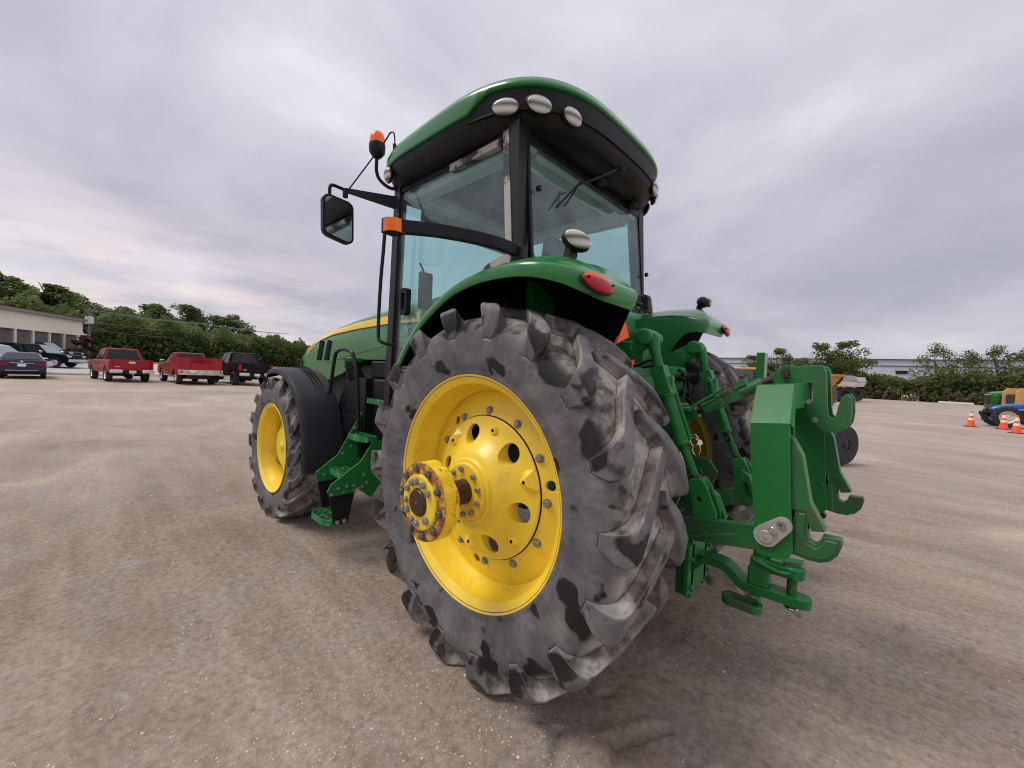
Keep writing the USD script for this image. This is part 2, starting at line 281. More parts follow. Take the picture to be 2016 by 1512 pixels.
def rounded(poly, r): return Polygon(poly).buffer(-r).buffer(2*r).buffer(-r)
def stadium(p, q, r): return LineString([p, q]).buffer(r, quad_segs=8)
def mani(m):
    v, f = np.array(m.vertices), np.array(m.faces); t = trimesh.Trimesh(v, f, process=True)
    if t.volume < 0: t.invert()
    return m3.Manifold(m3.Mesh(np.asarray(t.vertices, np.float32), np.asarray(t.faces, np.uint32)))
def unman(x):
    q = x.to_mesh(); return TM(q.vert_properties[:, :3], q.tri_verts)
def minus(a, *bs):
    A = mani(a)
    for b in bs: A = A - mani(b)
    return unman(A)
def hexbolt(c, ax, r=0.016, h=0.014, washer=True):
    c, ax = np.asarray(c, float), np.asarray(ax, float); d, a, b = frame(ax); t = np.arange(6)*PI/3+rng.random()
    ring = np.cos(t)[:, None]*a+np.sin(t)[:, None]*b
    m = loft([c+ring*r, c+d*h*0.75+ring*r, c+d*h+ring*r*0.82])
    return cat(m, cyl(c-d*0.001, c+d*0.0035, r*1.25, n=14)) if washer else m
def ellipsoid(c, r, R=np.eye(3), sub=3):
    m = trimesh.creation.icosphere(subdivisions=sub); v = np.array(m.vertices)*np.asarray(r, float); return TM(v@np.asarray(R, float).T+np.asarray(c, float), m.faces)

# ------------------------------------------------------------------ prim helpers
used = {}
def numbered(path):
    n = used.get(path, -1)+1; used[path] = n
    return path if n == 0 else f'{path}_{n:03d}'
def tag(prim, label=None, category=None, group=None, kind=None):
    for k, v in (('label', label), ('category', category), ('group', group), ('kind', kind)):
        if v: prim.SetCustomDataByKey(k, v)
    return prim
def thing(name, label, category, loc=(0, 0, 0), rz=0.0, group=None, scale=None):
    x = UsdGeom.Xform.Define(stage, numbered('/World/'+name)); x.AddTranslateOp().Set(Gf.Vec3d(*map(float, loc)))
    if rz: x.AddRotateZOp().Set(float(rz))
    if scale is not None: x.AddScaleOp().Set(Gf.Vec3f(*scale))
    return str(tag(x.GetPrim(), label, category, group).GetPath())
def empty(parent, name, loc=None, label=None):
    x = UsdGeom.Xform.Define(stage, numbered(parent+'/'+name))
    if loc is not None: x.AddTranslateOp().Set(Gf.Vec3d(*map(float, loc)))
    tag(x.GetPrim(), label); return str(x.GetPath())
def part(parent, name, mesh, material, smooth=32, label=None, kind=None, dust=None):
    m = usdkit.mesh(stage, numbered(parent+'/'+name), mesh, material, smooth=smooth if dust is None else True)
    if dust is not None:
        v_ = np.array(mesh.vertices); rr_ = np.hypot(v_[:, 0], v_[:, 2]); tt_ = np.arctan2(v_[:, 2], v_[:, 0]); R_ = rr_.max()
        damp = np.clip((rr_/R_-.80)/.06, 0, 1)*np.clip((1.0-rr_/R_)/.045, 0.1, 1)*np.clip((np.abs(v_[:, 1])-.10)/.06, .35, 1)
        pol = np.stack([np.cos(tt_)*26, np.sin(tt_)*26, rr_*9], 1)
        UsdGeom.PrimvarsAPI(m).CreatePrimvar('damp', Sdf.ValueTypeNames.FloatArray, 'vertex').Set(Vt.FloatArray.FromNumpy(damp.astype(np.float32)))
        UsdGeom.PrimvarsAPI(m).CreatePrimvar('polar', Sdf.ValueTypeNames.Vector3fArray, 'vertex').Set(Vt.Vec3fArray.FromNumpy(pol.astype(np.float32)))
    if dust is not None: UsdGeom.PrimvarsAPI(m).CreatePrimvar('dust', Sdf.ValueTypeNames.FloatArray, 'vertex').Set(Vt.FloatArray.FromNumpy(np.asarray(dust, np.float32)))
    tag(m.GetPrim(), label, kind=kind); return str(m.GetPath())
def solo(name, mesh, material, label, category=None, group=None, kind=None, smooth=32):
    m = usdkit.mesh(stage, numbered('/World/'+name), mesh, material, smooth=smooth); tag(m.GetPrim(), label, category, group, kind); return str(m.GetPath())
def copy(src, name, label, category, loc, rz=0.0, group=None, scale=None):
    p = thing(name, label, category, loc, rz, group, scale); q = stage.GetPrimAtPath(p)
    q.GetReferences().AddInternalReference(src); q.SetInstanceable(True); return p
def gz(x, y):
    """the ground: level yard, gently rising beyond it on the forward side"""
    t = np.clip((np.asarray(x, float)-41.0)/26.0, 0, 1); return 0.8*t*t*(3-2*t)*np.clip((np.asarray(y, float)+70)/50.0, 0, 1)
# ------------------------------------------------------------------ ground
def axis_grid(lo, hi, step, far, grow=1.09):
    a = list(np.arange(lo, hi+1e-6, step)); d = step
    while a[-1] < far: d *= grow; a.append(a[-1]+d)
    d = step
    while a[0] > -far: d *= grow; a.insert(0, a[0]-d)
    return np.array(a)
gx, gy = axis_grid(-3.2, 3.6, 0.0165, 900), axis_grid(-1.6, 4.6, 0.0165, 900)
X, Y = np.meshgrid(gx, gy, indexing='ij')
near = np.exp(-((X-0.5)**2+(Y-1.5)**2)/60.0)
P3 = np.stack([X, Y, 0*X], -1)
Z = gz(X, Y) + near*(0.022*(meshkit.fbm(P3*1.3, 4, 3)-0.5)+0.016*(meshkit.fbm(P3*np.array([1.2, 7.0, 1.0]), 4, 5)-0.5)+0.010*(meshkit.noise(P3*14, 9)-0.5)+0.006*(meshkit.noise(P3*31, 19)-0.5))
# bar prints left by the driven wheels behind the tractor and old wheel ruts
for yc, sg in ((1.0, 1), (-1.0, -1)):
    w = (Y-yc)*sg
    ph = ((X+0.55*np.abs(w)+0.07)/0.29) % 1.0
    m = np.clip((0.27-np.abs(w))/0.06, 0, 1)*np.clip((-0.42-X)/0.15, 0, 1)*np.clip((X+3.2)/0.6, 0, 1)*(meshkit.noise(P3*2.1, 31) > 0.38)
    Z += m*(-0.034*np.exp(-((ph-0.5)/0.075)**2)+0.010*np.exp(-((ph-0.72)/0.10)**2))
for yc, wd, dp in ((2.05, .05, .010), (1.72, .035, .008), (0.35, .05, .010), (-2.6, .12, .012), (-3.1, .10, .010)):
    yy = yc+0.10*np.sin(X*0.7+yc*3)
    Z -= dp*np.exp(-((Y-yy)/wd)**2)*np.clip((-0.3-X)/0.6, 0, 1)*near**0.3*(0.3+meshkit.noise(P3*1.7, 41))
for (cx, cy, R) in ((0, 1.0, 0), (0, -1.0, 0), (3.05, 1.05, 0), (3.05, -1.05, 0)):
    q = np.exp(-(((X-cx)/0.3)**2+((Y-cy)/0.3)**2)); Z = Z*(1-q)+(-0.004)*q
v = np.stack([X, Y, Z], -1).reshape(-1, 3); n, k = X.shape
i, j = np.meshgrid(np.arange(n-1), np.arange(k-1), indexing='ij')
gf = np.stack([i*k+j, (i+1)*k+j, (i+1)*k+j+1, i*k+j+1], -1).reshape(-1, 4)
ground_look = usdkit.material(stage, LK+'gravel_yard', {'g': ('geometry', {}),
    'm1': ('mapping', {'scale': (0.35, 0.6, 1.0)}), 'n1': ('noise_texture', {'scale': 1.0, 'detail': 7.0, 'roughness': 0.62, 'distortion': 0.6}),
    'r1': ('rgb_ramp', {'ramp': [(0.30, (0.180, 0.137, 0.102)), (0.44, (0.245, 0.193, 0.148)), (0.55, (0.300, 0.243, 0.192)), (0.68, (0.43, 0.365, 0.290))]}),
    'm2': ('mapping', {'scale': (0.28, 2.6, 1.0), 'rotation': (0, 0, 0.06)}), 'n2': ('noise_texture', {'scale': 0.9, 'detail': 6.0, 'roughness': 0.6}),
    'r2': ('map_range', {'from_min': 0.46, 'from_max': 0.66, 'clamp': True, 'to_max': 0.38}), 'x1': ('mix', {'color2': (0.43, 0.35, 0.27)}),
    'n3': ('noise_texture', {'scale': 2.2, 'detail': 6.0, 'roughness': 0.68}), 'r3': ('map_range', {'from_min': 0.50, 'from_max': 0.66, 'clamp': True, 'to_max': 0.75}), 'x2': ('mix', {'color2': (0.28, 0.25, 0.225)}),
    'n5': ('noise_texture', {'scale': 26.0, 'detail': 6.0, 'roughness': 0.7}), 'r5': ('rgb_ramp', {'ramp': [(0.28, (0.60, 0.58, 0.56)), (0.5, (1.0, 1.0, 1.0)), (0.72, (1.38, 1.36, 1.35))]}), 'x3': ('mix', {'mix_type': 'multiply', 'fac': 0.9}),
    'vo': ('voronoi_texture', {'scale': 95.0}), 'vs': ('separate_color', {}), 'v1': ('map_range', {'from_min': 0.90, 'from_max': 0.96, 'clamp': True}), 'v2': ('map_range', {'from_min': 0.34, 'from_max': 0.20, 'clamp': True}),
    'vm': ('math', {'math_type': 'multiply'}), 'vg': ('math', {'math_type': 'multiply'}), 'vg2': ('map_range', {'from_min': 0.0, 'from_max': 0.5, 'to_min': 0.25, 'to_max': 1.0, 'clamp': True}), 'x4': ('mix', {'color2': (0.50, 0.47, 0.44)}),
    'n6': ('noise_texture', {'scale': 0.35, 'detail': 3.0}), 'r6': ('rgb_ramp', {'ramp': [(0.3, (0.86, 0.85, 0.86)), (0.7, (1.12, 1.1, 1.08))]}), 'x5': ('mix', {'mix_type': 'multiply', 'fac': 1.0}),
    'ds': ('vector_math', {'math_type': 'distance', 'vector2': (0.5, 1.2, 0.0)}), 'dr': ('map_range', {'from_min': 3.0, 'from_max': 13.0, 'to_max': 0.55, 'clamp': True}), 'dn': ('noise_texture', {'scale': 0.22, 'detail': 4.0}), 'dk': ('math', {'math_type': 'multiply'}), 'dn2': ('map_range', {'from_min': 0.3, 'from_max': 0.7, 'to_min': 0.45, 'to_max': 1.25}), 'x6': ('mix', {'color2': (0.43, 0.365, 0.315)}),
    'nb': ('noise_texture', {'scale': 60.0, 'detail': 7.0, 'roughness': 0.75}), 'hb': ('math', {'math_type': 'multiply_add', 'value2': 0.5}),
    'b': ('bump', {'strength': 0.75, 'distance': 0.012}), 'p': ('principled_bsdf', {'roughness': 0.93, 'specular_ior_level': 0.18})},
    [('g.position', 'm1.vector'), ('m1.vector', 'n1.vector'), ('n1.fac', 'r1.fac'), ('g.position', 'm2.vector'), ('m2.vector', 'n2.vector'), ('n2.fac', 'r2.value'), ('r2.result', 'x1.fac'), ('r1.color', 'x1.color1'),
     ('g.position', 'n3.vector'), ('n3.fac', 'r3.value'), ('r3.result', 'x2.fac'), ('x1.color', 'x2.color1'),
     ('g.position', 'n5.vector'), ('n5.fac', 'r5.fac'), ('x2.color', 'x3.color1'), ('r5.color', 'x3.color2'),
     ('g.position', 'vo.vector'), ('vo.color', 'vs.color'), ('vs.r', 'v1.value'), ('vo.distance', 'v2.value'), ('v1.result', 'vm.value1'), ('v2.result', 'vm.value2'),
     ('r3.result', 'vg2.value'), ('vg2.result', 'vg.value1'), ('vm.value', 'vg.value2'), ('vg.value', 'x4.fac'), ('x3.color', 'x4.color1'),
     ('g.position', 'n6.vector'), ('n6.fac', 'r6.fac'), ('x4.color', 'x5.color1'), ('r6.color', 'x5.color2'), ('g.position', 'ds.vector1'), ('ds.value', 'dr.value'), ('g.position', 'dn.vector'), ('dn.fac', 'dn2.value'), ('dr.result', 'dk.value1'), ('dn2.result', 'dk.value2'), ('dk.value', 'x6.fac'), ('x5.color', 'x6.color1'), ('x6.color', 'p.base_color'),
     ('g.position', 'nb.vector'), ('nb.fac', 'hb.value1'), ('vm.value', 'hb.value3'), ('hb.value', 'b.height'), ('b.normal', 'p.normal')], surface='p.BSDF')
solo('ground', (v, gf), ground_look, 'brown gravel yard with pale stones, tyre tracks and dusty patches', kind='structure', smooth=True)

def sheet(x0, x1, y0, y1, up, nx=40, ny=20, edge=0.0, seed=1):
    xs, ys = np.linspace(x0, x1, nx), np.linspace(y0, y1, ny); A, B = np.meshgrid(xs, ys, indexing='ij')
    if edge: A = A + edge*(meshkit.fbm(np.stack([A*0, B*0.6, 0*A], -1), 3, seed)-0.5)*2*np.where(A < (x0+x1)/2, 1, 0.0)
    V = np.stack([A, B, gz(A, B)+up], -1).reshape(-1, 3); a, b = np.meshgrid(np.arange(nx-1), np.arange(ny-1), indexing='ij')
    return V, np.stack([a*ny+b, (a+1)*ny+b, (a+1)*ny+b+1, a*ny+b+1], -1).reshape(-1, 4)
concrete = mat('pale_concrete', (0.40, 0.385, 0.37), 0.85, noise=(0.5, 0.2), dirt=((0.27, 0.25, 0.22), 0.35, 0.5, 0.7, 0.6))
grassm = mat('mown_grass', (0.060, 0.085, 0.022), 0.9, noise=(0.6, 0.4), dirt=((0.13, 0.11, 0.045), 0.8, 0.45, 0.7, 0.6))
solo('pavement', sheet(44.5, 62.0, -14, 60, 0.012, edge=0.8), concrete, 'pale concrete lot beyond the parked pickups', kind='structure', smooth=True)
solo('grass_verge', sheet(62.2, 90.0, -60, 1.0, 0.010), grassm, 'strip of mown grass in front of the wood', kind='structure', smooth=True)
solo('dirt_strip', sheet(41.2, 44.4, -20, 9, 0.008, edge=0.7, seed=5), mat('weedy_dirt', (0.15, 0.115, 0.07), 0.95, noise=(0.9, 0.4), dirt=((0.07, 0.08, 0.03), 1.2, 0.48, 0.62, 0.6)), 'strip of weedy dirt between gravel and concrete', kind='structure', smooth=True)

# loose stones on the yard, mostly within a few metres
def stone(seed):
    m = trimesh.creation.icosphere(subdivisions=1); v = np.array(m.vertices); v *= (0.75+0.5*meshkit.noise(v*1.3+seed*7.1, seed))[:, None]; return TM(v*np.array([1, 0.8, 0.55]), m.faces)
pi = UsdGeom.PointInstancer.Define(stage, '/World/loose_gravel'); tag(pi.GetPrim(), 'pale loose stones scattered over the brown yard', 'gravel', kind='stuff')
protos = []
for a, col in enumerate(((0.56, 0.53, 0.50), (0.42, 0.39, 0.36), (0.30, 0.23, 0.18), (0.66, 0.63, 0.59))):
    mm = mat(f'stone_tone_{a}', col, 0.85, noise=(120.0, 0.2))
    for b in range(2):
        q = f'/World/loose_gravel/stone_{2*a+b:03d}'; usdkit.mesh(stage, q, stone(2*a+b), mm, smooth=False); protos.append(q)
pi.CreatePrototypesRel().SetTargets([Sdf.Path(q) for q in protos])
NS = 105000
rad = 0.6+8.5*rng.random(NS*3)**0.9; ang = rng.uniform(-PI, PI, NS*3)
px_, py_ = CAM[0]+rad*np.cos(ang), CAM[1]+rad*np.sin(ang)
dens = meshkit.fbm(np.stack([px_*1.1, py_*1.4, 0*px_], -1), 4, 77)
infront = ((np.stack([px_, py_], 1)-CAM[:2])@Fv[:2]) > 0.45
keep = (rng.random(NS*3) < np.clip((dens-0.42)*5.0, 0.05, 1.0)) & infront
px_, py_ = px_[keep][:NS], py_[keep][:NS]; NS = len(px_)
from scipy.interpolate import RegularGridInterpolator
hz = RegularGridInterpolator((gx, gy), Z)(np.stack([px_, py_], 1))
size = np.minimum(0.00125*np.exp(rng.normal(0.45, 0.5, NS)), 0.0075)
pi.CreatePositionsAttr(Vt.Vec3fArray.FromNumpy(np.stack([px_, py_, hz+size*0.15], 1).astype(np.float32)))
pi.CreateScalesAttr(Vt.Vec3fArray.FromNumpy(np.repeat(size[:, None], 3, 1).astype(np.float32)))
qa = rng.uniform(0, 2*PI, NS)
pi.CreateOrientationsAttr(Vt.QuathArray([Gf.Quath(float(math.cos(t/2)), 0.0, 0.0, float(math.sin(t/2))) for t in qa]))
pi.CreateProtoIndicesAttr(Vt.IntArray.FromNumpy(rng.choice(8, NS, p=[.17, .17, .18, .18, .11, .11, .04, .04]).astype(np.int32)))

# ------------------------------------------------------------------ trees
def leaf_mat(name, col, col2, trans=0.35):
    return usdkit.material(stage, LK+name, {'g': ('geometry', {}), 'n': ('noise_texture', {'scale': 0.55, 'detail': 3.0}), 'o': ('math', {'math_type': 'multiply_add', 'value2': 0.55}),
        'r': ('rgb_ramp', {'ramp': [(0.38, col), (1.0, col2)]}), 'd': ('principled_bsdf', {'roughness': 0.65, 'specular_ior_level': 0.25}), 't': ('translucent_bsdf', {}), 'm': ('mix_closure', {'fac': trans})},
        [('g.position', 'n.vector'), ('g.random_per_island', 'o.value1'), ('n.fac', 'o.value3'), ('o.value', 'r.fac'), ('r.color', 'd.base_color'), ('r.color', 't.color'), ('d.BSDF', 'm.closure1'), ('t.BSDF', 'm.closure2')], surface='m.closure')
leaf_a = leaf_mat('leaves_mid_green', (0.085, 0.12, 0.034), (0.27, 0.32, 0.105), 0.5)
leaf_b = leaf_mat('leaves_dark_green', (0.085, 0.125, 0.038), (0.31, 0.36, 0.13), 0.5)
leaf_c = leaf_mat('leaves_yellow_green', (0.085, 0.115, 0.03), (0.22, 0.245, 0.085), 0.45)
leaf_d = leaf_mat('leaves_red_brown', (0.06, 0.018, 0.016), (0.13, 0.045, 0.035))
barkm = mat('grey_bark', (0.085, 0.07, 0.055), 0.9, noise=(4.0, 0.3))
def leaves(centres, size, r, flat=0.5):
    n = len(centres); d = r.normal(size=(n, 3)); d[:, 2] = d[:, 2]*0.8+flat*np.sign(d[:, 2]+1e-9); d /= np.linalg.norm(d, axis=1, keepdims=True)
    a = np.cross(d, r.normal(size=(n, 3))); a /= np.linalg.norm(a, axis=1, keepdims=True); b = np.cross(d, a); s = size*(0.6+0.8*r.random(n))[:, None]
    v = np.stack([centres-a*s, centres-b*s*0.55, centres+a*s, centres+b*s*0.55], 1).reshape(-1, 3); i = np.arange(n)[:, None]*4
    return v, np.hstack([i, i+1, i+2, i+3])
def crown(seed, H, W, base, nclump, nleaf, size, gap=0.5):
    r = np.random.default_rng(seed); cs = []
    for k in range(nclump):
        t = r.random(); z = base+(H-base)*t; wr = W*(math.sin(PI*min(1, 0.18+0.8*t)))**0.7
        a = r.uniform(0, 2*PI); q = wr*r.random()**gap; c = np.array([q*math.cos(a), q*math.sin(a), z])
        cr = np.array([1.0, 1.0, 0.60])*W*(0.26+0.24*r.random())*(1.1-0.4*t); m = int(nleaf*(0.5+r.random())/nclump)
        u = r.normal(size=(m, 3)); u /= np.linalg.norm(u, axis=1, keepdims=True); cs.append(c+u*cr*(r.random((m, 1))**0.45))
    return leaves(np.vstack(cs), size, r)
def trunk(seed, H, r0):
    r = np.random.default_rng(seed); pts = [(0, 0, -0.2), (0.05*H*r.normal()*0.3, 0.05*H*r.normal()*0.3, H*0.4), (0.1*H*r.normal()*0.3, 0.1*H*r.normal()*0.3, H*0.85)]
    ms = [tube(pts, np.linspace(r0, r0*0.25, 17), 7, sm=8)]
    for k in range(6):
        z = H*(0.3+0.1*k); a = r.uniform(0, 2*PI); l = H*0.22; p = np.array([0, 0, z])
        ms.append(tube([p, p+np.array([math.cos(a)*l*.5, math.sin(a)*l*.5, l*.3]), p+np.array([math.cos(a)*l, math.sin(a)*l, l*.75])], np.linspace(r0*.45, r0*.1, 9), 5, sm=4))
    return cat(ms)
TREES = {}
def tree(kind, label, loc, h, group=None, spread=1.0, rz=0.0, category='tree', name=None):
    H, W, base, nc, nl, size, leafm, gap = {'oak': (10, 3.6, 2.0, 44, 5200, 0.22, leaf_b, .5), 'locust': (10, 3.4, 3.2, 30, 3000, 0.21, leaf_a, .45), 'elm': (10, 4.0, 1.6, 50, 5200, 0.22, leaf_a, .5), 'maple': (10, 3.0, 1.0, 48, 5000, 0.21, leaf_c, .5),
         'shade': (10, 4.3, 1.2, 50, 5000, 0.22, leaf_a, .55), 'sparse': (10, 4.6, 2.8, 36, 1900, 0.19, leaf_c, .5), 'shrub': (10, 6.5, 0.2, 26, 900, 0.62, leaf_c, .5), 'red': (10, 5.5, 0.3, 24, 900, 0.62, leaf_d, .5)}[kind]
    nm = name or {'shrub': 'shrub', 'red': 'shrub'}.get(kind, kind+'_tree' if kind in ('oak', 'elm', 'maple') else 'tree'); s = h/10.0
    if kind in TREES: return copy(TREES[kind], nm, label, category, (*loc[:2], float(gz(*loc[:2]))), rz, group, (s*spread, s*spread, s))
    t = thing(nm, label, category, (*loc[:2], float(gz(*loc[:2]))), rz, group, (s*spread, s*spread, s)); TREES[kind] = t; sd = len(TREES)*11
    part(t, 'trunk', trunk(sd, H, 0.24), barkm); part(t, 'crown', crown(sd+1, H, W, base, nc, nl, size, gap), leafm, smooth=False)
    return t
def polar(az, d): return (CAM[0]+d*math.cos(math.radians(az)), CAM[1]+d*math.sin(math.radians(az)))
# az: degrees from straight ahead of the tractor, positive to the left
for kind, az, d, h, sp, lab in (
        ('oak', 6.2, 86, 11.6, 1.0, 'tall dark tree at the far left, highest crown above the flat roofed building'),
        ('locust', 4.6, 88, 10.6, 1.0, 'airy tree behind the flat roof, just right of the tallest dark one'),
        ('elm', 3.2, 88, 9.6, 0.9, 'small leafy tree behind the middle of the flat roof'),
        ('maple', 2.0, 86, 10.4, 1.3, 'light green bushy tree standing above the flat roof near the utility pole'),
        ('locust', 0.3, 88, 9.6, 1.0, 'thin tree with gaps of sky right behind the near utility pole'),
        ('elm', -0.9, 92, 8.6, 1.0, 'low tree just right of the near utility pole'),
        ('oak', -3.0, 94, 8.6, 1.0, 'dark tree with a pointed top left of the round crowned oak'),
        ('oak', -5.3, 94, 9.6, 1.25, 'round crowned dark oak above the wires between the two red pickups'),
        ('locust', -7.7, 94, 10.2, 1.2, 'tall layered tree above the red service truck'),
        ('sparse', -8.6, 97, 9.6, 0.9, 'sparse tree touching the right of the tall layered one'),
        ('locust', -10.2, 92, 8.7, 1.1, 'spreading tree above the far utility pole'),
        ('elm', -12.1, 92, 9.0, 1.1, 'broad leafy tree at the right end of the tall crowns'),
        ('maple', -14.0, 96, 6.6, 1.5, 'low rounded tree above the black pickup'),
        ('elm', -16.5, 98, 6.2, 1.4, 'low tree left of the tractor bonnet')):
    tree(kind, lab, polar(az, d), h, 'trees of the wood beyond the lot', sp, rz=float(rng.uniform(0, 360)))
def thicket(n, az0, az1, d0, d1, top, size, seed, low=0.0):
    r = np.random.default_rng(seed); az = np.radians(r.uniform(az0, az1, n)); d = r.uniform(d0, d1, n); x, y = CAM[0]+d*np.cos(az), CAM[1]+d*np.sin(az)
    hmax = top(np.degrees(az))*(0.65+0.6*meshkit.fbm(np.stack([az*60, d*0.15, 0*d], -1), 3, seed)); z = low+(hmax-low)*r.random(n)**0.8
    return leaves(np.stack([x, y, gz(x, y)+z], 1), size, r, 0.3)
solo('woodland', thicket(60000, -28, 8, 78, 94, lambda a: np.interp(a, [-28, -19, -14, -10, -4, 0, 8], [4.4, 4.8, 5.2, 5.8, 6.6, 7.6, 8.0]), 0.30, 3), leaf_b, 'dense dark undergrowth of the wood behind the parked pickups', 'wood', kind='stuff', smooth=False)
tree('red', 'dark red leaved shrub beside the end of the flat roofed building', polar(-0.4, 63), 2.7, rz=20., category='shrub')
tree('shrub', 'low green shrub against the corner of the flat roofed building', polar(0.25, 61.5), 1.5, rz=50., category='shrub')
# right-hand side
for kind, az, d, h, sp, lab in (
        ('shade', -80.5, 84, 7.6, 1.0, 'hazy tree behind the green lever plate of the hitch'),
        ('shade', -77.6, 88, 6.6, 0.9, 'low broad tree right of the rear tyre at the far hedge'),
        ('shade', -84.2, 82, 8.3, 1.0, 'broad bright green tree above the hitch, left of the two'),
        ('shade', -87.2, 82, 8.6, 1.05, 'broad tree with gaps above the yellow hoppers'),
        ('sparse', -93.6, 84, 8.0, 0.75, 'thin pale tree in front of the warehouse wall'),
        ('sparse', -95.8, 84, 7.0, 0.9, 'second thin pale tree, half hiding the warehouse wall'),
        ('sparse', -97.4, 84, 7.6, 0.9, 'third thin pale tree at the right edge'),
        ('sparse', -99.2, 84, 7.4, 0.9, 'pale tree cut by the right edge of the view')):
    tree(kind, lab, polar(az, d), h, 'trees along the far hedge', sp, rz=float(rng.uniform(0, 360)))
solo('hedge', thicket(34000, -104, -72, 79.5, 90, lambda a: np.interp(-a, [72, 84, 88, 90.5, 92, 94, 99, 104], [3.6, 3.9, 4.3, 3.4, 3.0, 4.6, 4.2, 4.2]), 0.27, 8), leaf_a, 'overgrown green hedge along the far edge of the yard', 'hedge', kind='stuff', smooth=False)
solo('dry_weeds', thicket(9000, -104, -72, 78.0, 82, lambda a: 1.5+0.5*np.sin(a*3.1)+.4*np.sin(a*7.7), 0.24, 12), leaf_mat('dry_weed_leaves', (0.09, 0.085, 0.035), (0.19, 0.165, 0.075)), 'belt of dry weeds at the foot of the hedge', 'weeds', kind='stuff', smooth=False)
solo('bare_soil', sheet(-40, 30, -84, -76.6, 0.010, 30, 8), mat('dark_soil', (0.085, 0.062, 0.048), 0.95, noise=(0.7, 0.35)), 'strip of dark bare soil below the hedge', kind='structure', smooth=True)

# ------------------------------------------------------------------ buildings
stucco = mat('cream_stucco', (0.66, 0.60, 0.50), 0.85, noise=(0.8, 0.06)); fascia = mat('brown_fascia', (0.18, 0.145, 0.13), 0.6); framem = mat('white_window_frame', (0.70, 0.69, 0.65), 0.5); greenwall = mat('green_base_wall', (0.16, 0.20, 0.11), 0.8, noise=(1.0, 0.2))
c0 = np.array(polar(-0.10, 66.3)); c1 = np.array(polar(4.9, 56.5)); dirw = (c1-c0)/np.linalg.norm(c1-c0); nrm = np.array([dirw[1], -dirw[0]])
if nrm @ (CAM[:2]-c0) < 0: nrm = -nrm
Lw, zb = 24.0, float(gz(*c0)); topz = 5.15-zb
sh = thing('shop_building', 'flat roofed cream shop building with a band of dark windows', 'building', (*c0, zb), math.degrees(math.atan2(dirw[1], dirw[0])))
s_in = 1.0 if (np.array([-dirw[1], dirw[0]]) @ nrm) < 0 else -1.0      # local +y direction that leads into the building
def lb(x0, x1, d0, d1, z0, z1): return box((x0, min(d0*s_in, d1*s_in), z0), (x1, max(d0*s_in, d1*s_in), z1))
z_w0, z_w1 = 1.06, 2.78
part(sh, 'wall', cat(lb(0, Lw, 0, 14, z_w1, topz), lb(0, 0.42, 0.002, 14, -0.6, z_w1-0.002), lb(0.42, Lw, 0.5, 14, -0.6, z_w1-0.002)), stucco, smooth=False)
part(sh, 'base_wall', lb(0.42, Lw, 0.02, 0.49, -0.6, z_w0), greenwall, smooth=False)
part(sh, 'roof_edge', cat(lb(-0.25, Lw, -0.3, 14.2, topz, topz+0.28)), fascia, smooth=False)
part(sh, 'window_sill', lb(0.36, Lw, -0.06, 0.3, z_w0, z_w0+0.10), framem, smooth=False)
part(sh, 'corner_post', lb(0.42, 0.72, -0.02, 0.3, z_w0+0.1, z_w1), framem, smooth=False)
xw = 0.72
for k in range(10):
    part(sh, 'window', lb(xw+0.06, xw+2.16, 0.14, 0.2, z_w0+0.1, z_w1), shopglass, smooth=False); xw += 2.16
    part(sh, 'mullion', lb(xw-0.06, xw+0.06, -0.01, 0.3, z_w0+0.1, z_w1), framem, smooth=False)
part(sh, 'wall_lamp', cat(lb(-0.35, -0.05, -0.2, 0.15, z_w1+0.05, z_w1+0.25), lb(-0.1, 0.02, -0.05, 0.1, z_w1+0.1, z_w1+0.4)), whitep)

ribbed = usdkit.material(stage, LK+'ribbed_wall_sheet', {'g': ('geometry', {}), 'w': ('wave_texture', {'scale': 0.9, 'bands_direction': 'x'}), 'n': ('noise_texture', {'scale': 0.08}), 'r': ('rgb_ramp', {'ramp': [(0.3, (0.40, 0.435, 0.50)), (0.7, (0.47, 0.50, 0.56))]}),
    'b': ('bump', {'strength': 0.4, 'distance': 0.06}), 'p': ('principled_bsdf', {'roughness': 0.5})}, [('g.position', 'w.vector'), ('w.fac', 'b.height'), ('g.position', 'n.vector'), ('n.fac', 'r.fac'), ('r.color', 'p.base_color'), ('b.normal', 'p.normal')], surface='p.BSDF')
trimm = mat('brown_trim', (0.10, 0.07, 0.075), 0.6)
wh = thing('warehouse', 'very long pale blue grey metal warehouse with thin brown trim', 'building', (-70, -132, 0), 2.0)
part(wh, 'wall', box((0, -40, 0), (190, 0, 8.5)), ribbed, smooth=False)
part(wh, 'roof_trim', box((-0.3, -40.3, 8.5), (190.3, 0.35, 8.7)), trimm, smooth=False)
part(wh, 'wall_trim', box((0, 0.0, 6.95), (190, 0.15, 7.13)), trimm, smooth=False)
part(wh, 'loading_door', cat(box((64.6, 0, 5.2), (66.6, 0.2, 5.9))), dark, smooth=False)
part(wh, 'door_canopy', box((64.4, 0, 5.93), (66.8, 0.6, 6.6)), mat('grey_canopy', (0.36, 0.39, 0.44), 0.6), smooth=False)
for q in (40, 55, 84): part(wh, 'roof_vent', box((q, -6, 8.71), (q+1.6, -4.6, 9.2), 0.2), trimm)
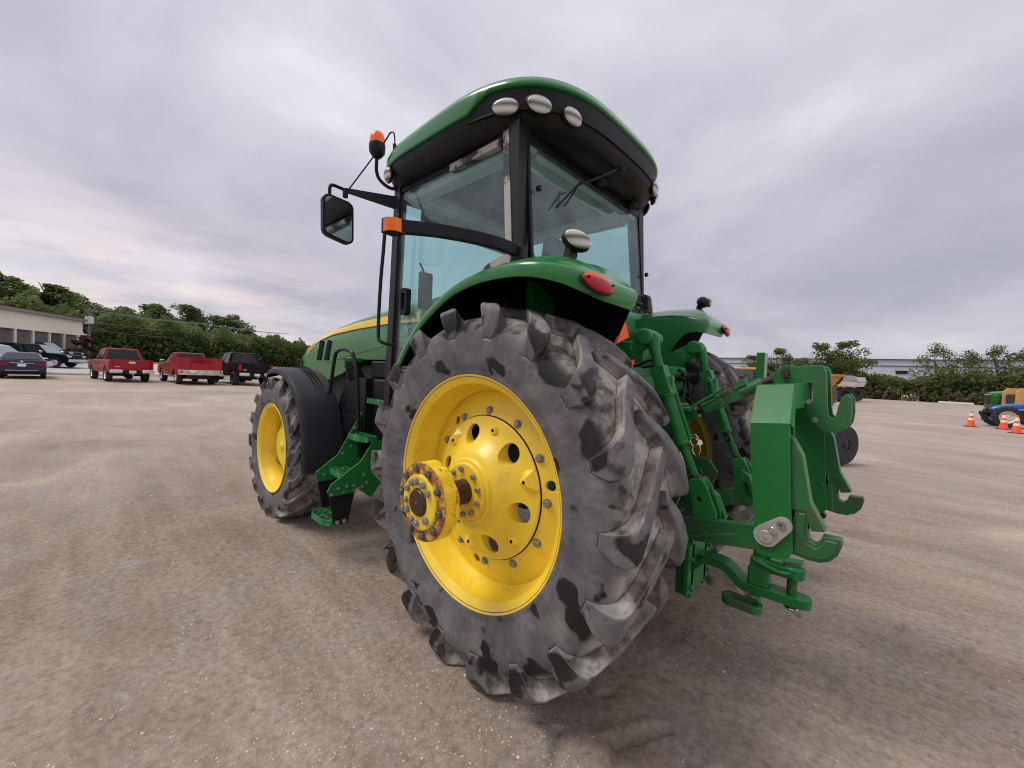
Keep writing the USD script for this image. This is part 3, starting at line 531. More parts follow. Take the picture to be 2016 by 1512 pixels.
# ------------------------------------------------------------------ utility poles and wires
polem = mat('weathered_pole', (0.13, 0.12, 0.11), 0.9, noise=(3.0, 0.3)); wirem = mat('utility_wire', (0.20, 0.21, 0.20), 0.6)
pA, pB = np.array(polar(-0.55, 74)), np.array(polar(-9.75, 80)); zA, zB = float(gz(*pA)), float(gz(*pB))
def arm_dir(p): d = pB-pA; d /= np.linalg.norm(d); return np.array([-d[1], d[0], 0.0])
for nm_, p, hgt, lab in (('A', pA, 6.6, 'grey utility pole with two transformer cans beside the shop building'), ('B', pB, 6.6, 'slim utility pole in front of the wood, right of the red service truck')):
    t = thing('utility_pole', lab, 'utility pole', (*p, float(gz(*p))), group='utility poles'); a = arm_dir(p)
    part(t, 'pole', cyl((0, 0, -.3), (0, 0, hgt), 0.17, 0.11, 10), polem)
    part(t, 'crossarm', _bar(np.array([0, 0, hgt-.35])-a*1.3+np.array([-.2, 0, 0]), np.array([0, 0, hgt-.35])+a*1.3+np.array([-.2, 0, 0]), .12, .14, (0, 0, 1)), polem)
    if nm_ == 'A':
        for s in (-1, 1): part(t, 'transformer', cyl(a*0.42*s+np.array([-.1, 0, hgt-2.05]), a*0.42*s+np.array([-.1, 0, hgt-1.15]), 0.26, n=14, ch=.05), mat('grey_can', (0.5, 0.5, 0.5), 0.4) if s < 0 else UsdShade.Material.Get(stage, LK+'grey_can'))
    for s in (-1.2, 0.9): part(t, 'insulator', cyl(a*s+np.array([-.2, 0, hgt-.28]), a*s+np.array([-.2, 0, hgt-.05]), .06, n=8), polem)
a = arm_dir(pA)
for off, dz, lab, r in ((1.2, 0.0, 'upper wire nearest the wood strung between the utility poles', .022), (-1.2, -0.05, 'thick pale upper wire on the near side of the utility poles', .045), (0.1, -1.4, 'middle wire below the crossarms of the utility poles', .022), (0.1, -2.4, 'lowest thin wire between the utility poles', .018)):
    P0 = np.array([*pA, zA+6.3+dz])+a*off; P1 = np.array([*pB, zB+6.3+dz])+a*off; P2 = P1+(P1-P0)*1.1; P_ = P0-(P1-P0)*1.0
    pts = []
    for q0, q1 in ((P0, P1), (P1, P2)):
        for u in np.linspace(0, 1, 12)[:-1]: pts.append(q0*(1-u)+q1*u-np.array([0, 0, 2.0*u*(1-u)*0.5]))
    solo('wire', tube(pts, r, 5), wirem, lab, 'wire')
# ------------------------------------------------------------------ the tractor
T = thing('tractor', 'large green farm tractor with yellow wheels, seen from behind on the left', 'tractor')
def both(f):
    for sd in (1, -1): f(sd)
def sided(m, sd): return m if sd > 0 else mirror(m)

def tyre_mesh(R, rb, hw, nlug, lugh, wear=1.0, seed=0):
    """carcass and bars of a tractor tyre about the y axis, outer side +y; returns mesh and dust per vertex"""
    k = hw/0.245; Rc = R-lugh
    H = Rc-rb        # section height
    half = [(rb-0.012, .215*k), (rb+.012, .225*k), (rb+.03, .228*k), (rb+H*.18, .238*k), (rb+H*.42, .250*k), (rb+H*.60, .252*k), (rb+H*.74, .243*k), (rb+H*.86, .218*k), (rb+H*.94, .170*k), (rb+H*.985, .09*k), (Rc, 0)]
    half = smooth_path(np.array([(a, b, 0) for a, b in half]), 3)[:, :2]
    prof = np.vstack([half[::1][:, [0, 1]], np.stack([half[:-1, 0][::-1], -half[:-1, 1][::-1]], 1)])
    car = lathe(prof, 1, 120); ms = [car]
    rr = np.hypot(car.vertices[:, 0], car.vertices[:, 2]); dz = [np.clip((rr-(rb+H*.80))/(H*.12), 0, 1)*0.95]
    pitch = 2*PI/nlug
    # one bar on the +y side: stations from the side wall over the shoulder to the centre line
    N = 15; s = np.linspace(0, 1, N)
    wt = np.interp(s, [0, .06, .16, .24, .32, .66, 1], np.array([.2480, .2570, .2640, .2630, .2420, .12, -.030])*k)
    rt = np.interp(s, [0, .06, .16, .24, .32, .66, 1], [rb+H*.55, rb+H*.66, rb+H*.90, R-.030*wear, R-.009, R-.002, R])
    wb = np.interp(s, [0, .06, .16, .24, .32, .66, 1], np.array([.2400, .2360, .2200, .2000, .1750, .09, -.022])*k)
    rb_ = np.interp(s, [0, .06, .16, .24, .32, .66, 1], [rb+H*.52, rb+H*.60, rb+H*.74, rb+H*.82, rb+H*.86, Rc-.02, Rc-.016])
    adv = np.interp(s, [0, .16, .32, .66, 1], [0.0, .004, .050, .205, .335])/R*1.0     # the centre end leads
    up_t = np.interp(s, [0, .06, .16, .32, .66, .9, 1], [.030, .040, .080, .094, .056, .040, .030])/R*k**.5
    dn_t = np.interp(s, [0, .06, .16, .32, .66, .9, 1], [.030, .034, .050, .046, .036, .030, .025])/R*k**.5
    up_b = np.interp(s, [0, .06, .16, .32, .66, .9, 1], [.036, .050, .106, .120, .084, .060, .042])/R*k**.5
    dn_b = np.interp(s, [0, .06, .16, .32, .66, .9, 1], [.036, .042, .060, .056, .046, .038, .030])/R*k**.5
    rl = np.random.default_rng(seed)
    for q in range(nlug):
        for side in (1, -1):
            a0 = q*pitch+(0 if side > 0 else pitch/2)
            j = rl.normal(size=N)*0.0016; j2 = rl.normal(size=N)*0.002
            secs = []
            for i in range(N):
                e = np.array([(rb_[i], wb[i], adv[i]-up_b[i]), (rb_[i]*.55+rt[i]*.45-.004, wb[i]*.55+wt[i]*.45, adv[i]-up_b[i]*.30-up_t[i]*.70), (rt[i]-.0045, wt[i], adv[i]-up_t[i]), (rt[i]+j[i], wt[i], adv[i]-up_t[i]*.72), (rt[i]+j[i], wt[i], adv[i]+dn_t[i]*.75), (rt[i]-.005, wt[i], adv[i]+dn_t[i]), (rb_[i], wb[i], adv[i]+dn_b[i]+j2[i])])
                th = PI+a0-e[:, 2]*1.0        # on the rear (theta = pi) a smaller angle is higher
                secs.append(np.stack([e[:, 0]*np.cos(th), side*e[:, 1], e[:, 0]*np.sin(th)], 1))
            secs = np.array(secs); dd = np.array([.95, .55, .05, .12, .25, .75, .95]); w_ = np.clip((s-.14)/.2, 0, 1)
            for (c0, c1) in ((0, 1), (1, 2), (2, 3), (3, 4), (4, 5), (5, 6)):     # crisp edges between the faces of a bar
                m = loft(secs[:, [c0, c1]], caps=False, closed=False)
                if side > 0: m.invert()
                ms.append(m); dz.append(np.stack([dd[c0]*w_, dd[c1]*w_], 1).ravel())
            for e, fl in ((0, side < 0), (N-1, side > 0)):
                c = np.vstack([secs[e], secs[e].mean(0)]); f = np.array([[7, k_, (k_+1) % 7] for k_ in range(7)]); ms.append(TM(c, f[:, ::-1] if fl else f)); dz.append(np.full(8, 0.0 if e == 0 else .6))
    return cat(ms), np.concatenate(dz)
def flatten(m, hub, rad):
    """settle the tyre on the ground: everything below ground level bulges back up"""
    v = np.array(m.vertices); low = v[:, 2] < -hub+.004; v[low, 2] = -hub+.004+(v[low, 2]+hub-.004)*.08; m.vertices = v; return m

# ---- rear wheels
HR = 0.962
rear_t, rear_d = tyre_mesh(0.980, 0.606, 0.245, 18, 0.054, seed=3); rear_t = flatten(rear_t, HR, .98)
RIM = [(.606, .222), (.612, .219), (.613, .211), (.604, .204), (.594, .199), (.588, .188), (.584, .160), (.582, .150), (.573, .142), (.570, .128), (.568, .108), (.558, .098), (.555, .082), (.552, .066), (.543, .058), (.5385, .030), (.5385, -.05), (.55, -.10), (.567, -.13), (.572, -.19), (.600, -.204), (.612, -.212), (.606, -.222), (.596, -.214), (.562, -.195), (.556, -.13), (.536, -.09), (.526, -.05), (.526, .05), (.540, .078), (.556, .125), (.560, .186), (.592, .213)]
def wheel_cast(y0):
    prof = [(.383, .084), (.385, .090), (.381, .096), (.372, .099), (.340, .103), (.315, .111), (.280, .128), (.245, .153), (.222, .179), (.205, .196), (.190, .204), (.172, .210), (.166, .222), (.158, .228), (.062, .228), (.062, .10), (.24, .075), (.36, .082)]
    m = lathe(prof, 1, 96, closed=True); cuts = []
    for q in range(6):
        a = q*PI/3+.227; c = np.array([.292*math.cos(a), 0, .292*math.sin(a)]); cuts.append(cyl(c+[0, .02, 0], c+[0, .25, 0], .054, n=28))
    return minus(m, *cuts)
cast_m = wheel_cast(0)
def rear_wheel(sd):
    w = empty(T, 'rear_wheel', (0, sd*1.0, HR))
    part(w, 'tyre', sided(rear_t, sd), rubber, dust=rear_d)
    part(w, 'rim', sided(lathe(RIM, 1, 128, closed=True), sd), yellow, smooth=24)
    plate = minus(lathe([(.5375, .018), (.5375, .028), (.525, .032), (.385, .083), (.362, .0835), (.362, .072), (.385, .068), (.525, .018)], 1, 96, closed=True),
                  *[cyl((.435*math.cos(a), -.05, .435*math.sin(a)), (.435*math.cos(a), .12, .435*math.sin(a)), .026, n=18) for a in (.85, 2.93, 4.88)])
    part(w, 'wheel_plate', sided(plate, sd), yellow, smooth=30)
    part(w, 'plate_seam', sided(lathe([(.531, .0322), (.5400, .0345), (.5400, .0315)], 1, 96), sd), liner)
    part(w, 'wheel_casting', sided(cast_m, sd), yellow, smooth=38)
    part(w, 'casting_seam', sided(lathe([(.380, .0845), (.3895, .0835), (.3895, .080)], 1, 96), sd), liner)
    for q in range(12):
        a = q*PI/6-.017; part(w, 'rim_bolt', sided(hexbolt((.415*math.cos(a), .073, .415*math.sin(a)), (.25*math.cos(a), 1, .25*math.sin(a)), .0185, .017), sd), bolt, smooth=20)
    for q in range(6):      # raised bosses between the hand holes
        a = q*PI/3+.227+PI/6; c = np.array([.325*math.cos(a), .094, .325*math.sin(a)])
        if q % 2 == 1: m = cyl(c, c+[0, .030, 0], .030, .021, 16)
        else:
            rd = np.array([math.cos(a), 0, math.sin(a)]); td = np.array([-math.sin(a), 0, math.cos(a)])
            m = hull([c+rd*.055-td*.055, c+rd*.055+td*.055, c-rd*.075, c-rd*.01-td*.07, c-rd*.01+td*.07, c+[0, .040, 0]+rd*.020-td*.022, c+[0, .040, 0]+rd*.020+td*.022, c+[0, .040, 0]-rd*.022])
        part(w, 'boss', sided(m, sd), yellow, smooth=20); part(w, 'boss_hole', sided(cyl(c+[0, .0285, 0], c+[0, .0415 if q % 2 == 0 else .0315, 0], .009, n=12), sd), liner)
    part(w, 'inner_flange', sided(lathe([(.064, .226), (.064, .244), (.140, .244), (.147, .240), (.149, .228)], 1, 72), sd), yellow, smooth=25)
    for q in range(10):
        a = (q+.5)*PI/5*0.96+PI*.62; part(w, 'flange_bolt', sided(hexbolt((.117*math.cos(a), .244, .117*math.sin(a)), (0, 1, 0), .0155, .016, False), sd), bolt, smooth=20)
    for a in (-2.2, -.85): part(w, 'flange_hole', sided(cyl((.117*math.cos(a), .241, .117*math.sin(a)), (.117*math.cos(a), .2455, .117*math.sin(a)), .009, n=12), sd), liner)
    part(w, 'axle_bar', sided(cyl((0, .10, 0), (0, .532, 0), .0635, n=40, ch=.006), sd), rust, smooth=25)
    # outer hub for a second wheel: scalloped cast ring and bolted wedge
    ring = Polygon([((.187-.007*(0.5+0.5*math.cos(10*t))**2)*math.cos(t), (.187-.007*(0.5+0.5*math.cos(10*t))**2)*math.sin(t)) for t in np.linspace(0, 2*PI, 200)[:-1]])
    hole = Point(0, 0).buffer(.066, quad_segs=12)
    hb = cat(prism(ring.difference(hole), .424, .500), prism(Point(0, 0).buffer(.172, quad_segs=24).difference(hole), .4995, .506))
    h = part(w, 'outer_hub', sided(hb, sd), yellow_rust, smooth=30, label='chipped and rusting yellow hub ring on the axle end')
    w2 = w
    part(w2, 'rust_ring', sided(lathe([(.184, .500), (.183, .5055), (.172, .509), (.128, .509)], 1, 96), sd), rusty_ring)
    part(w2, 'wedge_flange', sided(lathe([(.0655, .505), (.0655, .520), (.124, .520), (.129, .517), (.131, .508)], 1, 72), sd), yellow, smooth=25)
    for q in range(10):
        a = q*PI/5+.10; part(w2, 'hub_bolt', sided(hexbolt((.155*math.cos(a), .508, .155*math.sin(a)), (0, 1, 0), .0155, .018), sd), mat('dark_bolt', (0.12, 0.11, 0.10), 0.5, metal=.4, noise=(60., .4)) if (q == 0 and sd > 0) else UsdShade.Material.Get(stage, LK+'dark_bolt'), smooth=20)
    for q, a in enumerate((.55, 1.05, 1.42, 2.0, 2.5, 3.9, 4.75, 5.15, 5.72, 6.2)):
        part(w2, 'wedge_bolt', sided(hexbolt((.0985*math.cos(a), .520, .0985*math.sin(a)), (0, 1, 0), .0165, .018, False), sd), bolt, smooth=20)
    part(w2, 'axle_centre', sided(cyl((0, .531, 0), (0, .5325, 0), .004, n=10), sd), chrome)
both(rear_wheel)

# ---- front wheels
HF = 0.700
front_t, front_d = tyre_mesh(0.735, 0.455, 0.205, 16, 0.042, seed=8); front_t = flatten(front_t, HF, .735)
def front_wheel(sd):
    w = empty(T, 'front_wheel', (3.05, sd*1.06, HF))
    part(w, 'tyre', sided(front_t, sd), rubber, dust=front_d)
    k = .457/.612
    rim = [(.455, .200), (.459, .197), (.459, .191), (.450, .185), (.432, .178), (.428, .130), (.412, .105), (.405, .06), (.400, .01), (.405, -.06), (.428, -.14), (.450, -.185), (.457, -.195), (.447, -.19), (.418, -.15), (.395, -.06), (.390, .01), (.394, .06), (.402, .11), (.418, .135), (.422, .172), (.446, .193)]
    part(w, 'rim', sided(lathe(rim, 1, 96, closed=True), sd), yellow, smooth=40)
    part(w, 'wheel_plate', sided(lathe([(.35, .000), (.352, .012), (.30, .020), (.22, .035), (.205, .075), (.19, .084), (.05, .088), (.045, .10), (.0, .102)], 1, 72), sd), yellow, smooth=35)
    for q in range(8):
        a = q*PI/4+.2; c, s = math.cos(a), math.sin(a); part(w, 'rim_clamp', sided(cat(hull([(x*c-t*s, y, x*s+t*c) for x in (.33, .40) for t in (-.03, .03) for y in (.0, .03)]), hexbolt((.365*c, .03, .365*s), (0, 1, 0), .014, .014)), sd), bolt if q % 2 else yellow)
    part(w, 'axle_end', sided(cyl((0, -.35, 0), (0, .0, 0), .16, .13, 24), sd), green_worn)
    part(w, 'hub_plug', sided(hexbolt((0, .102, 0), (0, 1, 0), .012, .012), sd), yellow)
both(front_wheel)
def front_fender(sd):
    secs = []; hub = np.array([3.05, 0, HF])
    for a in np.radians(np.linspace(66, 188, 26)):
        u = np.array([math.cos(a), 0, math.sin(a)]); e = .84+.012*math.sin(a*3)
        ring = []
        tipf = min(1.0, (math.degrees(a)-60)/12, (196-math.degrees(a))/10)
        for y, dr in ((1.235, -.055), (1.24, -.035), (1.225, -.006), (1.19, .006), (1.05, .012), (.90, .010), (.865, -.004), (.855, -.03), (.860, -.05), (.868, -.03), (.90, -.006), (1.05, -.004), (1.18, -.010), (1.215, -.022), (1.228, -.045)):
            yy = 1.045+(y-1.045)*(.80+.20*tipf); ring.append(hub+u*(e+dr)+np.array([0, yy, 0]))
        secs.append(ring)
    f = part(T, 'front_fender', sided(loft(secs), sd), fenderp, smooth=40)
    for yy in (1.0, 1.035, .965):
        part(f, 'rib_groove', sided(tube([hub+np.array([math.cos(a), 0, math.sin(a)])*.8545+np.array([0, yy, 0]) for a in np.radians(np.linspace(80, 132, 14))], .006, 6), sd), liner)
    part(f, 'logo_panel', sided(hull([hub+np.array([math.cos(a), 0, math.sin(a)])*r+np.array([0, yy, 0]) for a in np.radians((138, 146)) for r in (.845, .8575) for yy in (.95, 1.06)]), sd), blackp)
    part(f, 'fender_bracket', sided(cat(tube([(2.95, .45, .95), (2.95, .75, 1.2), (2.97, .9, 1.515)], .03, 8, sm=5)), sd), blackm)
both(front_fender)

# ---- bonnet
def hood_sec(x):
    t = (x-1.58)/3.17; w = np.interp(t, [0, .5, .88, .96, 1], [.47, .47, .465, .44, .38]); top = np.interp(t, [0, .2, .4, .6, .8, .93, 1], [2.300, 2.262, 2.195, 2.098, 1.945, 1.805, 1.66]); bot = np.interp(t, [0, .4, .5, .7, 1], [1.66, 1.66, 1.50, 1.35, 1.30])
    sh = top-np.interp(t, [0, .4, .7, 1], [.155, .14, .115, .13])
    h = [(w*.97, bot), (w, bot+.10), (w*1.005, (bot+sh)/2), (w, sh-.10), (w*.985, sh), (w*.93, sh+.05), (w*.80, sh+.088), (w*.55, top-.014), (w*.25, top), (0, top+.004)]
    return np.array([(x, y, z) for y, z in h]+[(x, -y, z) for y, z in h[-2::-1]])
hx = np.linspace(1.58, 4.75, 44); hood = loft([hood_sec(x) for x in hx])
hd = part(T, 'bonnet', hood, green_body, smooth=40)
def side_strip(x0, x1, f0, f1, out, n=40, sd=1):
    """strip on the bonnet's flank; f0, f1: lower and upper edge as height below the shoulder line"""
    xs = np.linspace(x0, x1, n); a, b = [], []
    for x in xs:
        s = hood_sec(x); sh = s[4]; top = s[5]
        def at(d):
            z = sh[2]-d(x) if callable(d) else sh[2]-d
            yy = np.interp(z, s[:9, 2], s[:9, 1]); return (x, yy, z)
        lo, hi = at(f0), at(f1); zs = np.linspace(lo[2], hi[2], 8); col = np.array([(x, np.interp(z, s[:9, 2], s[:9, 1]), z) for z in zs]); a.append(col)
    rings = []
    for col in a:
        d = np.gradient(col[:, 1:], axis=0); nr = np.stack([0*d[:, 0], d[:, 1], -d[:, 0]], 1); nr /= np.linalg.norm(nr, axis=1, keepdims=True); rings.append(np.vstack([col+nr*out, (col-nr*.004)[::-1]]))
    return sided(loft(rings), sd)
for sd in (1, -1):
    part(hd, 'yellow_stripe', side_strip(1.60, 4.55, lambda x: .125-.160*(x-1.6)/2.7, lambda x: .030-.105*((x-1.6)/2.7), .004, sd=sd), stripe_y)
    part(hd, 'black_line', side_strip(1.60, 4.55, lambda x: .140-.160*(x-1.6)/2.7, lambda x: .1245-.160*(x-1.6)/2.7, .004, sd=sd), stripe_k)
    for xo in (3.60, 3.84):
        vv = np.array([(xo-.02, .462, 1.64), (xo+.10, .462, 1.64), (xo+.02, .455, 1.90), (xo-.10, .455, 1.88)]); part(hd, 'bonnet_vent', sided(hull(np.vstack([vv, vv+[0, .020, 0]])), sd), liner)
    part(hd, 'panel_crease', side_strip(1.7, 3.6, lambda x: .305+.03*x-.06, lambda x: .29+.03*x-.06, .006, sd=sd), green_body)
    part(hd, 'headlamp', sided(hull([(4.60, .453, 1.50), (4.56, .463, 1.63), (4.775, .33, 1.52), (4.775, .35, 1.60), (4.50, .40, 1.55), (4.6, .25, 1.6)]), sd), lampm)
    part(hd, 'lamp_surround', sided(hull([(4.36, .470, 1.42), (4.58, .460, 1.46), (4.55, .466, 1.68), (4.50, .468, 1.60), (4.5, .40, 1.5)]), sd), blackp)
def lettering(text, h, p, ex, ez, m, parent, name, depth=.003, bold=False):
    t = meshkit.text_mesh(text, h, depth, bold); v = np.array(t.vertices); ex, ez = np.asarray(ex, float), np.asarray(ez, float); ex /= np.linalg.norm(ex); ez = ez-ex*(ez@ex); ez /= np.linalg.norm(ez); ny = np.cross(ez, ex)
    q = np.asarray(p, float)+v[:, :1]*ex+v[:, 1:2]*ez-v[:, 2:]*ny*1.0
    mm = TM(q, t.faces)
    if mm.volume < 0: mm.invert()
    part(parent, name, mm, m, smooth=False)
# reads from the left side: +x is to the viewer's left there
lettering('8345 R', .056, (4.27, .4700, 1.735), (-1, 0, .31), (0, 0, 1), stripe_y, hd, 'model_number', bold=True)
lettering('JOHN DEERE', .056, (2.13, .4775, 2.045), (-1, 0, .035), (0, 0, 1), letter_g, hd, 'brand_lettering', bold=True)
lettering('IVT', .055, (1.86, .4755, 1.925), (-1, 0, .0), (0, 0, 1), letter_w, hd, 'gearbox_lettering')
part(T, 'exhaust_stack', cat(cyl((1.72, -.62, 1.7), (1.72, -.62, 2.2), .09, n=20, ch=.02), cyl((1.72, -.62, 2.2), (1.72, -.62, 2.45), .055, n=16)), blackm)
# ---- chassis, engine, axles
part(T, 'engine_block', cat(box((1.5, -.36, .78), (3.9, .36, 1.62), .04), box((2.2, -.30, .62), (3.6, .30, .80), .03), box((3.85, -.30, .95), (4.35, .30, 1.35), .04)), dark)
part(T, 'front_axle', cat(cyl((3.05, -.9, HF), (3.05, .9, HF), .12, n=20), box((2.85, -.35, .55), (3.3, .35, .9), .05)), green_worn)
part(T, 'front_weight_bracket', box((4.2, -.38, .75), (4.62, .38, 1.12), .05), green)
part(T, 'transmission_case', cat(box((-.42, -.33, .62), (1.6, .33, 1.36), .05), box((-.46, -.27, .50), (.30, .27, .66), .03), box((-.38, -.40, 1.30), (.15, .40, 1.66), .05)), green_worn)
for sd in (1, -1): part(T, 'axle_housing', sided(cat(cyl((0, .30, HR), (0, .70, HR), .205, .165, 28), cyl((0, .70, HR), (0, .80, HR), .19, n=28, ch=.015), box((-.16, .3, HR-.25), (.16, .42, HR+.25), .04)), sd), green_worn)
for x in (-.30, -.10): part(T, 'case_rib', box((x, -.345, .66), (x+.03, .345, 1.30)), green_worn)
part(T, 'pto_shaft', cat(cyl((-.46, 0, .80), (-.50, 0, .80), .10, n=24, ch=.01), cyl((-.50, 0, .80), (-.62, 0, .80), .022, n=16)), steel)
part(T, 'pto_shield', prism(Polygon([(-.15, .86), (.15, .86), (.13, .95), (-.13, .95)]), -.66, -.46, 'yz'), blackp)
# hydraulic couplers beside the top link
valve = part(T, 'hydraulic_valve_block', box((-.52, -.36, 1.44), (-.40, -.10, 1.68), .015), green)
part(T, 'hydraulic_valve_block', box((-.50, .10, 1.34), (-.40, .34, 1.60), .015), green)
for y in (-.32, -.25, -.18, -.13):
    for z in (1.49, 1.60): part(valve, 'coupler', cat(cyl((-.52, y, z), (-.585, y, z+.006), .021, n=12, ch=.004), box((-.60, y-.024, z+.01), (-.575, y+.024, z+.04), .004)), blackp)
part(T, 'hydraulic_hose', tube([(-.50, .16, 1.50), (-.62, .18, 1.46), (-.60, .20, 1.30), (-.44, .22, 1.20)], .012, 8, sm=6), blackp)
part(T, 'hydraulic_hose', tube([(-.50, -.22, 1.50), (-.62, -.20, 1.44), (-.64, -.16, 1.34), (-.50, -.12, 1.20)], .012, 8, sm=6), blackp)
for k_, (y0, y1) in enumerate(((-.30, -.20), (-.22, -.08), (.14, .22), (.26, .30))):
    part(T, 'hydraulic_hose', tube([(-.42, y0, 1.66), (-.56, y0*.9, 1.60+.03*k_), (-.60, y1, 1.38), (-.50, y1*1.1, 1.10), (-.36, y1*1.2, .98)], .011, 8, sm=6), blackp)
part(T, 'lift_cylinder', cat(cyl((-.30, .24, .80), (-.40, .30, 1.30), .045, n=18, ch=.006), cyl((-.40, .30, 1.30), (-.46, .34, 1.62), .024, n=14)), green)
part(T, 'lift_cylinder', cat(cyl((-.30, -.24, .80), (-.40, -.30, 1.30), .045, n=18, ch=.006), cyl((-.40, -.30, 1.30), (-.46, -.34, 1.62), .024, n=14)), green)
part(T, 'link_bracket', cat(box((-.66, -.07, 1.24), (-.42, -.045, 1.44), .01), box((-.66, .045, 1.24), (-.42, .07, 1.44), .01), cyl((-.62, -.09, 1.335), (-.62, .09, 1.335), .02, n=14)), green)
# ---- cab
CXR, AXF = 0.04, 1.49
cab = empty(T, 'cab')
C0, C1 = np.array([.055, .815, 1.55]), np.array([.145, .800, 3.10]); A0, A1 = np.array([1.52, .80, 1.12]), np.array([1.47, .79, 3.10])
def cab_frame(sd):
    part(cab, 'rear_post', sided(_bar(C0, C1, .075, .085, (1, 0, 0)), sd), blackm, smooth=False)
    part(cab, 'front_post', sided(_bar(A0, A1, .070, .085, (1, 0, 0)), sd), blackm, smooth=False)
    part(cab, 'door_seal', sided(_bar(C0+[.066, .012, .66], C1+[.066, .012, -.03], .055, .050, (1, 0, 0)), sd), seal, smooth=False)
    part(cab, 'roof_rail', sided(cat(_bar(C1+[0, -.01, -.02], A1+[0, -.01, -.02], .07, .11, (0, 0, 1))), sd), blackm, smooth=False)
    part(cab, 'rail_seal', sided(_bar(C1+[.12, .018, -.085], C1+[.62, .012, -.085], .045, .045, (0, 0, 1)), sd), seal, smooth=False)
    pth = [(.10, 2.26), (.30, 2.215), (.50, 2.10), (.68, 1.92), (.83, 1.68), (.92, 1.45), (.96, 1.2)]
    part(cab, 'fender_seal', sided(tube(smooth_path([(x, .80, z+.03) for x, z in pth], 5), 1.0, shape=rectshape(.05, .10), up=(0, 1, 0)), sd), seal, smooth=30)
    gl = Polygon([(1.485, 1.15), (1.44, 3.05), (.185, 3.05), (.12, 2.27)]+[(x, z+.06) for x, z in pth[1:]])
    part(cab, 'door_glass', sided(prism(gl, .800, .806), sd), cabglass, smooth=False)
    part(cab, 'door_sill', sided(box((.98, .70, 1.02), (1.56, .83, 1.14), .02), sd), blackm)
    part(cab, 'inner_fender_wall', sided(prism([(.05, 1.3), (.90, 1.3), (.76, 1.70), (.60, 1.92), (.30, 2.15), (.06, 2.18)], .70, .74), sd), interior)
both(cab_frame)
part(cab, 'rear_header', _bar((.145, -.80, 3.06), (.145, .80, 3.06), .09, .11, (0, 0, 1)), blackm, smooth=False)
part(cab, 'front_header', _bar((1.47, -.79, 3.05), (1.47, .79, 3.05), .09, .13, (0, 0, 1)), blackm, smooth=False)
def rr(y0, y1, z0, z1, r): return Polygon([(y0+r, z0+r), (y1-r, z0+r), (y1-r, z1-r), (y0+r, z1-r)]).buffer(r, quad_segs=8)
def lean(m): 
    v = np.array(m.vertices); v[:, 0] += (v[:, 2]-2.2)*.105; return TM(v, m.faces)
part(cab, 'rear_window', lean(prism(rr(-.745, .745, 2.16, 3.08, .10), .020, .026, 'yz')), cabglass, smooth=False)
part(cab, 'window_rim', lean(prism(rr(-.765, .765, 2.14, 3.085, .11).difference(rr(-.742, .742, 2.165, 3.09, .10)), .012, .040, 'yz')), blackp)
part(cab, 'rear_panel', cat(lean(box((.0, -.80, 1.55), (.05, .80, 2.14), .01)), box((.03, -.42, 1.35), (.3, .42, 1.75))), green_body)
part(cab, 'windscreen', prism(rr(-.76, .76, 1.75, 3.0, .05), 1.50, 1.506, 'yz'), cabglass, smooth=False)
part(cab, 'dash_wall', box((1.46, -.78, 1.1), (1.56, .78, 1.76), .01), interior)
part(cab, 'window_latch', cat(box((-.03, -.66, 2.20), (.02, -.52, 2.235), .01), tube([(-.01, -.72, 2.17), (-.02, -.67, 2.27), (-.02, -.58, 2.27), (-.01, -.53, 2.17)], .009, 8, sm=4)), blackp)
part(cab, 'hinge', cat(box((-.015, -.83, 2.19), (.06, -.765, 2.31), .012)), blackp)
for y, z in ((.70, 2.72), (-.79, 2.50)): part(cab, 'window_knob', cyl((.0+(z-2.2)*.105, y, z), (.035+(z-2.2)*.105-.06, y, z), .018, n=14, ch=.003), blackp)
part(cab, 'floor', box((.05, -.70, 1.10), (1.48, .70, 1.20)), interior)
part(cab, 'headliner', box((.12, -.76, 3.075), (1.48, .76, 3.10)), headl)
part(cab, 'inner_liner', cat(box((.12, .62, 2.98), (1.42, .765, 3.075), .02), box((.12, -.765, 2.98), (1.42, -.62, 3.075), .02), box((1.30, -.62, 2.97), (1.44, .62, 3.075), .02), box((.14, -.62, 2.97), (.30, .62, 3.075), .02)), headl)
seat = part(cab, 'seat', cat(box((.50, -.27, 1.68), (1.02, .27, 1.84), .05), move(box((-.07, -.28, 0), (.07, .28, .66), .06), (.50, .05, 1.80), ry=-.16), move(box((-.05, -.17, 0), (.05, .17, .20), .05), (.39, .05, 2.45), ry=-.12), box((.55, -.2, 1.2), (.95, .2, 1.68))), seatm)
part(cab, 'armrest', cat(move(box((.0, -.36, 0), (.62, -.26, .07), .02), (.5, -.06, 1.98)), box((.55, -.70, 1.2), (1.2, -.36, 1.86), .03)), interior)
part(cab, 'steering_wheel', cat(tube([(1.16+.19*math.cos(t)*.80, .19*math.sin(t), 2.04+.19*math.cos(t)*.5) for t in np.linspace(0, 2*PI, 30)], .014, 8), _bar((1.42, 0, 1.3), (1.17, 0, 2.02), .09, .09, (1, 0, 0))), blackp)
part(cab, 'monitor', move(box((-.02, -.13, -.1), (.03, .13, .1), .015), (1.05, -.55, 2.22), rz=-.5), blackp)
part(cab, 'interior_mirror', cat(box((1.37, .50, 2.10), (1.41, .64, 2.42), .015), tube([(1.44, .60, 2.5), (1.40, .57, 2.4)], .01, 6)), blackp)
part(cab, 'grab_rail', cat(tube([(1.42, -.70, 2.08), (.95, -.72, 2.24), (.86, -.72, 2.2), (.83, -.72, 2.0)], .022, 8, sm=5)), blackp)
part(cab, 'sun_blind', box((1.43, -.6, 2.83), (1.455, .6, 2.97)), interior)
